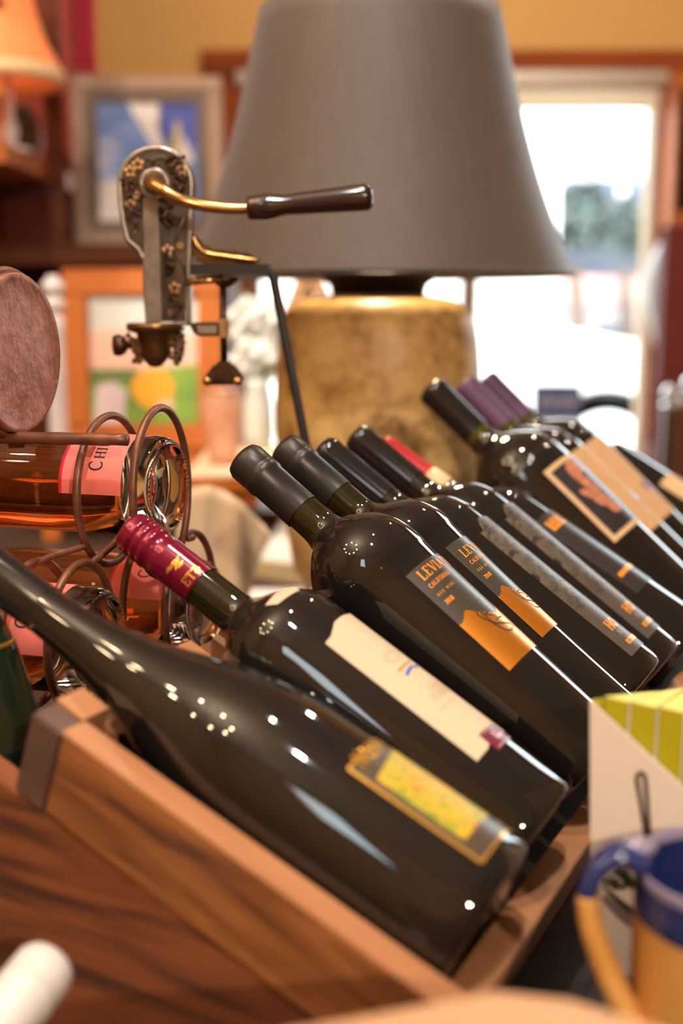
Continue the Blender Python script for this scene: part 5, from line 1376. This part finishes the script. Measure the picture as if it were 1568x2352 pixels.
wobj('shade_ornament', xf(ico((0, 0, 0), .016, 2, (1.4, 1, 1)), Matrix.Translation((sx + 18 * q3, SD - 82 * q3, zz(28)))), M['black_wood'], slp, smooth=True)
# votive glass on the orange bulb spot
vg = thing('amber_votive', 'amber glass votive on the bookcase shelf, left edge', 'votive', (sx + 20 * q3, SD - .11, s4))
# kept low: a small turned cup with an amber rim
wobj('cup', xf(lathe([(0, 0), (10 * q3, 0), (6 * q3, .01), (6 * q3, zz(262) - s4), (22 * q3, zz(250) - s4), (24 * q3, zz(216) - s4), (20 * q3, zz(218) - s4), (16 * q3, zz(246) - s4), (0, zz(248) - s4)], 24), Matrix.Translation((sx + 20 * q3, SD - .11, s4))), M['amber'], vg, smooth=True)

# upper painting stands on the hutch shelf
c0 = py(150, 556, HY - .0); c1 = py(492, 556, HY)
c = V(((c0.x + c1.x) / 2 + .004, HY + .12, sz1 + .001))
pw_ = (py(496, 400, HY + .1).x - py(150, 400, HY + .1).x); ph_ = py(300, 168, HY + .12).z - sz1
ux = V((math.cos(math.radians(4)), math.sin(math.radians(4)), 0)); uz = V((0, .06, 1)).normalized(); uz = (uz - ux * uz.dot(ux)).normalized()
t, cv, bd_ = picture('seascape_painting', 'blue and white abstract seascape in a taupe wooden frame', c, ux, uz, pw_, ph_, .036, .030, M['frame_taupe'], .027, M['seascape'])
stroke(cv, bd_, [(.30, 1), (.62, 1), (.70, .62), (.58, .60), (.45, .78)], M['paint_white'])
stroke(cv, bd_, [(.62, 1), (1, 1), (1, .66), (.82, .50), (.66, .62), (.60, .80)], M['paint_navy'])
stroke(cv, bd_, [(.80, .88), (.84, .74), (.78, .52), (.64, .50), (.74, .66)], M['paint_yellow'], .0130)
stroke(cv, bd_, [(.86, .72), (.97, .52), (.80, .46), (.80, .58)], M['paint_white'], .0128)
stroke(cv, bd_, [(0, .32), (.22, .36), (.40, .22), (.42, 0), (0, 0)], M['paint_white'])
stroke(cv, bd_, [(0, .64), (.26, .70), (.44, .58), (.30, .44), (.08, .48)], M['paint_navy'], .0130) if False else None

# lower painting leans in front of the hutch, on the riser
LPY = 2.42
c0 = py(146, 1010, LPY); c1 = py(514, 1010, LPY)
ph_ = py(300, 618, LPY).z - rz_top
c = V(((c0.x + c1.x) / 2, LPY, rz_top + .001)); ux = V((1, 0, 0)); uz = V((0, .10, 1)).normalized()
t, cv, bd_ = picture('meadow_painting', 'landscape with orange haystack and green meadow in orange wood frame', c, ux, uz, c1.x - c0.x, ph_ * 1.01, .055, .028, M['orange_wood'], 0, M['paint_sky'])
stroke(cv, bd_, [(0, .42), (1, .42), (1, .70), (.6, .64), (.3, .74), (0, .72)], M['paint_pink'])
stroke(cv, bd_, [(0, 0), (1, 0), (1, .47), (.75, .44), (.4, .41), (0, .40)], M['paint_green'], .0130)
stroke(cv, bd_, [(0, .30), (.45, .34), (.45, .43), (0, .43)], M['paint_dark_green'], .0128)
stroke(cv, bd_, [(.58 + .19 * math.cos(a), .28 + .155 * math.sin(a)) for a in [2 * math.pi * k / 24 for k in range(24)]], M['paint_sun'], .0126)
stroke(cv, bd_, [(.03, 0), (.30, 0), (.34, .26), (.22, .33), (.06, .30)], M['paint_lilac'], .0124)
stroke(cv, bd_, [(.62, .12), (.78, .12), (.76, .18), (.64, .18)], M['paint_pink'], .0122)

# white turned candlestick behind the medallion
cd_ = 2.2
kx = py(128, 800, cd_).x; q4 = cd_ / F
def kz(y): return py(128, y, cd_).z
cnd = thing('white_candlestick', 'pale lilac turned candlestick between the medallion and the landscape painting', 'candlestick', (kx, cd_, rz_top))
cpf = [(0, rz_top), (34 * q4, rz_top), (32 * q4, rz_top + .01), (22 * q4, kz(1000)), (20 * q4, kz(760)), (24 * q4, kz(735)), (14 * q4, kz(722))]
for y0 in (700, 660):
    cpf += [(14 * q4, kz(y0 + 22))] + [(24 * q4 * math.sin(math.radians(a)) + 2 * q4, kz(y0) - 20 * q4 * math.cos(math.radians(a))) for a in range(30, 151, 15)]
cpf += [(13 * q4, kz(634)), (0, kz(632))]
wobj('turned_stem', xf(lathe(cpf, 32), Matrix.Translation((kx, cd_, 0))), M['lilac'], cnd, smooth=True)

# pink and copper jar
jd = 2.2; jx = py(512, 960, jd).x; q5 = jd / F
jz = lambda y: py(512, y, jd).z
jar = thing('pink_copper_jar', 'blurred pink and copper jar below the corkscrew clamp', 'jar', (jx, jd, rz_top))
wobj('body', xf(lathe([(0, rz_top + .0005), (30 * q5, rz_top + .0005), (38 * q5, jz(1030)), (44 * q5, jz(980)), (50 * q5, jz(930)), (46 * q5, jz(905)), (40 * q5, jz(895)), (34 * q5, jz(897)), (40 * q5, jz(930)), (0, jz(935))], 40), Matrix.Translation((jx, jd, 0))), M['pink_jar'], jar, smooth=True)
wobj('collar_ring', tube([(jx + 43 * q5 * math.cos(a), jd + 43 * q5 * math.sin(a), jz(900)) for a in [2 * math.pi * k / 32 for k in range(32)]], .004, 8, True), M['bronze'], jar, smooth=True)

# bouquet of white flowers
fd2 = 2.44; fx = py(592, 800, fd2).x; q6 = fd2 / F
fz_ = lambda y: py(584, y, fd2).z
fl_ = thing('flower_vase', 'white flower bouquet in a pale vase beside the gold lamp urn', 'flowers', (fx, fd2, rz_top))
wobj('vase', xf(lathe([(0, rz_top + .0005), (26 * q6, rz_top + .0005), (36 * q6, fz_(1000)), (34 * q6, fz_(930)), (26 * q6, fz_(890)), (32 * q6, fz_(868)), (29 * q6, fz_(868)), (22 * q6, fz_(890)), (0, fz_(900))], 40), Matrix.Translation((fx, fd2, 0))), M['pale_vase'], fl_, smooth=True)
rnd = random.Random(8)
for k in range(26):
    a = rnd.random() * 6.28; r = (rnd.random() ** .5) * 52 * q6; h = rnd.uniform(700, 850)
    c = V((fx + r * math.cos(a), fd2 + r * .7 * math.sin(a), fz_(h)))
    ms = [ico(c, .010, 1)]
    for j in range(7):
        an = j * .9
        ms.append(ico(c + V((.017 * math.cos(an), .010 * math.sin(an * 2), .015 * math.sin(an))), .013, 1, (1, .6, 1)))
    wobj('blossom', join(*ms), M['bloom'], fl_, smooth=True)
    if k < 14: wobj('stem', tube([c, V((fx + r * .2 * math.cos(a), fd2 + r * .2 * math.sin(a), fz_(905)))], .002, 6), M['stem_green'], fl_, smooth=True)
for k in range(4):
    a = k * 1.6; c = V((fx + 30 * q6 * math.cos(a), fd2 + .03 * math.sin(a), fz_(720 - 14 * (k % 3))))
    wobj('leaf', xf(ico((0, 0, 0), .022, 1, (.35, .15, 1.2)), Matrix.Translation(c) @ Matrix.Rotation(a, 4, 'Z') @ Matrix.Rotation(.5, 4, 'X')), M['stem_green'], fl_, smooth=True)

# leaning tan wooden strip: a small easel behind the lamp
ed_ = 2.62
es = thing('tan_easel', 'slim tan wooden easel leg behind the lamp urn', 'easel', (py(668, 800, ed_).x, ed_, TZ))
def eleg(x0, y0, x1, y1, dy=0):
    a = py(x0, y0, ed_); c = py(x1, y1, ed_); d = c - a; k = (TZ - a.z) / d.z
    c = a + d * k; c.y += dy; c.z = TZ + .002
    board('leg', (a + c) / 2, c - a, V((0, 1, 0)), (c - a).cross(V((0, 1, 0))), ((c - a).length, .016, .030), M['tan_board'], es, .002)
eleg(706, 612, 664, 720); eleg(712, 612, 760, 720); eleg(709, 612, 712, 722, .25)
board('top_block', py(709, 608, ed_) + V((0, .0, .01)), V((1, 0, 0)), V((0, 1, 0)), ZZ, (.05, .03, .03), M['tan_board'], es, .003)

# folded cream paper, white sheets and dark tray on the table
pc = 1.42
pk = thing('cream_paper_fold', 'cream folded sheet of wrapping paper standing between rose bottles and black necks', 'paper', (py(520, 1300, pc).x, pc, TZ))
out_t = [(405, 1150), (440, 1120), (480, 1115), (520, 1130), (560, 1158), (595, 1195), (622, 1228)]
out_b = [(400, 1460), (430, 1480), (470, 1480), (510, 1480), (545, 1470), (572, 1370), (592, 1290)]
vs = []; fs = []
NX, NY = 48, 12
def interp(P, s):
    k = min(int(s * (len(P) - 1)), len(P) - 2); f = s * (len(P) - 1) - k
    return P[k][0] + (P[k + 1][0] - P[k][0]) * f, P[k][1] + (P[k + 1][1] - P[k][1]) * f
for i in range(NX + 1):
    s = i / NX; a = interp(out_t, s); c = interp(out_b, s)
    for j in range(NY + 1):
        u = j / NY; x = a[0] + (c[0] - a[0]) * u; y = a[1] + (c[1] - a[1]) * u
        p = py(x, y, pc); yy = pc + .006 * math.sin(s * 17 + u * 1.2) + .05 * (s - .5) ** 2 + .03 * u
        vs.append((p.x * yy / pc, yy, CZ + (p.z - CZ) * yy / pc))
for i in range(NX):
    for j in range(NY):
        k = i * (NY + 1) + j; fs.append((k, k + 1, k + NY + 2, k + NY + 1))
zmin = min(v[2] for v in vs)
vs = [(x, y, max(z, TZ + .001)) for x, y, z in vs]
o = wobj('sheet', (vs, fs), M['cream_paper'], pk, smooth=True)
md = o.modifiers.new('thick', 'SOLIDIFY'); md.thickness = .0015
# base fold that rests on the table
b0_, b1_ = py(470, 1480, pc), py(545, 1470, pc)
wobj('foot_fold', plates([((b0_.x - .05, pc + .0, TZ), (b1_.x + .01, pc + .09, max(min(b0_.z, b1_.z) + .01, TZ + .004)))]), M['cream_paper'], pk)

def sheet(name, label, pts, mat, z, cat='paper', thick=.0012, group=None):
    P = [pz(x, y, z) for x, y in pts]
    cx_ = sum((p for p in P), V()) / len(P)
    t = thing(name, label, cat, (cx_.x, cx_.y, z - thick), group=group)
    bm = bmesh.new(); f = bm.faces.new([bm.verts.new(p) for p in P])
    r = bmesh.ops.extrude_face_region(bm, geom=[f])
    for v in r['geom']:
        if isinstance(v, bmesh.types.BMVert): v.co.z -= thick
    bmesh.ops.recalc_face_normals(bm, faces=bm.faces)
    wobj('sheet', bm, mat, t)
    return t
sheet('white_sheet', 'bright white sheet of paper seen between the cream fold and the nearest charcoal neck', [(596, 1285), (650, 1186), (720, 1200), (716, 1300)], M['white_paper'], TZ + .0068, thick=.002)
sheet('kraft_folder', 'olive-brown kraft folder under the bright white sheet', [(572, 1322), (600, 1280), (720, 1302), (716, 1345)], base_mat('kraft', lin('9a8458'), .8), TZ + .0045, cat='folder', thick=.004)
sheet('white_sheet', 'white printed sheet lying nearest, above the white-labelled bottle shoulder', [(560, 1398), (568, 1352), (712, 1350), (712, 1390)], M['white_paper'], TZ + .0025, thick=.002)
tr = sheet('dark_tray', 'dark brown wooden tray behind the cream paper fold', [(548, 1158), (575, 1146), (700, 1152), (700, 1178), (600, 1174)], M['oak_low'], TZ + .022, cat='tray', thick=.022)

# chrome post and grey vase near the window
cpd = 3.15; cx = py(1541, 1000, cpd).x; q7 = cpd / F
cz_ = lambda y: py(1541, y, cpd).z
chp = thing('chrome_post', 'chrome post with ball finials at the right edge by the window', 'post', (cx, cpd, 0))
wobj('post', xf(lathe([(0, .001), (70 * q7, .001), (70 * q7, .012), (22 * q7, .03), (21 * q7, cz_(938)), (26 * q7, cz_(934)), (26 * q7, cz_(928)), (12 * q7, cz_(924)), (0, cz_(924))], 32), Matrix.Translation((cx, cpd, 0))), M['chrome'], chp, smooth=True)
wobj('finial', ico((cx - 4 * q7, cpd, cz_(905)), 21 * q7, 3), M['chrome'], chp, smooth=True)
wobj('side_arm', tube([(cx, cpd, cz_(940)), (cx + 46 * q7, cpd, cz_(905))], 10 * q7, 12), M['chrome'], chp, smooth=True)
wobj('arm_ball', ico((cx + 46 * q7, cpd, cz_(885)), 26 * q7, 3), M['chrome'], chp, smooth=True)
gd = 3.85; gx = py(1556, 700, gd).x; q8 = gd / F
gz = lambda y: py(1556, y, gd).z
gv = thing('grey_floor_vase', 'tall grey glazed vase standing against the maroon panel beside the window', 'vase', (gx, gd, 0))
pf = [(0, .001), (60 * q8, .001), (48 * q8, gz(1100)), (40 * q8, gz(900)), (38 * q8, gz(840)), (50 * q8, gz(770)), (68 * q8, gz(700)), (73 * q8, gz(650)), (66 * q8, gz(600)), (48 * q8, gz(560)), (28 * q8, gz(535)), (22 * q8, gz(528)), (0, gz(528))]
pth = smooth_path([V((r, 0, z)) for r, z in pf[1:-1]], 5)
wobj('body', xf(lathe([(0, .001)] + [(p.x, p.z) for p in pth] + [(0, gz(528))], 48), Matrix.Translation((gx, gd, 0))), M['grey_ceramic'], gv, smooth=True)
wobj('lip', tube([(gx + 22 * q8 * math.cos(a), gd + 22 * q8 * math.sin(a), gz(527)) for a in [2 * math.pi * k / 28 for k in range(28)]], .006, 8, True), M['grey_ceramic'], gv, smooth=True)

# ------------------------------------------------------------------ chandelier over the table (its eight bulbs mirror in the bottles)
hx_, hy_, hz_ = HX, HY_, HZ
ch = thing('chandelier', 'eight-bulb ring chandelier above the display table', 'chandelier', (hx_, hy_, hz_))
CR_ = .50
wobj('hoop', tube([(hx_ + CR_ * math.cos(2 * math.pi * k / 48), hy_ + CR_ * math.sin(2 * math.pi * k / 48), hz_) for k in range(48)], .012, 8, True), M['black_iron'], ch, smooth=True)
wobj('stem', tube([(hx_, hy_, hz_), (hx_, hy_, H)], .008, 8), M['black_iron'], ch, smooth=True)
for k in range(4):
    a = k * math.pi / 4
    wobj('spoke', tube([(hx_ - CR_ * math.cos(a), hy_ - CR_ * math.sin(a), hz_), (hx_ + CR_ * math.cos(a), hy_ + CR_ * math.sin(a), hz_)], .006, 6), M['black_iron'], ch, smooth=True)
for k in range(8):
    a = k * math.pi / 4 + .2
    wobj('bulb', ico((hx_ + CR_ * math.cos(a), hy_ + CR_ * math.sin(a), hz_ - .055), .034, 2, (1, 1, 1.2)), M['bulb'], ch, smooth=True)
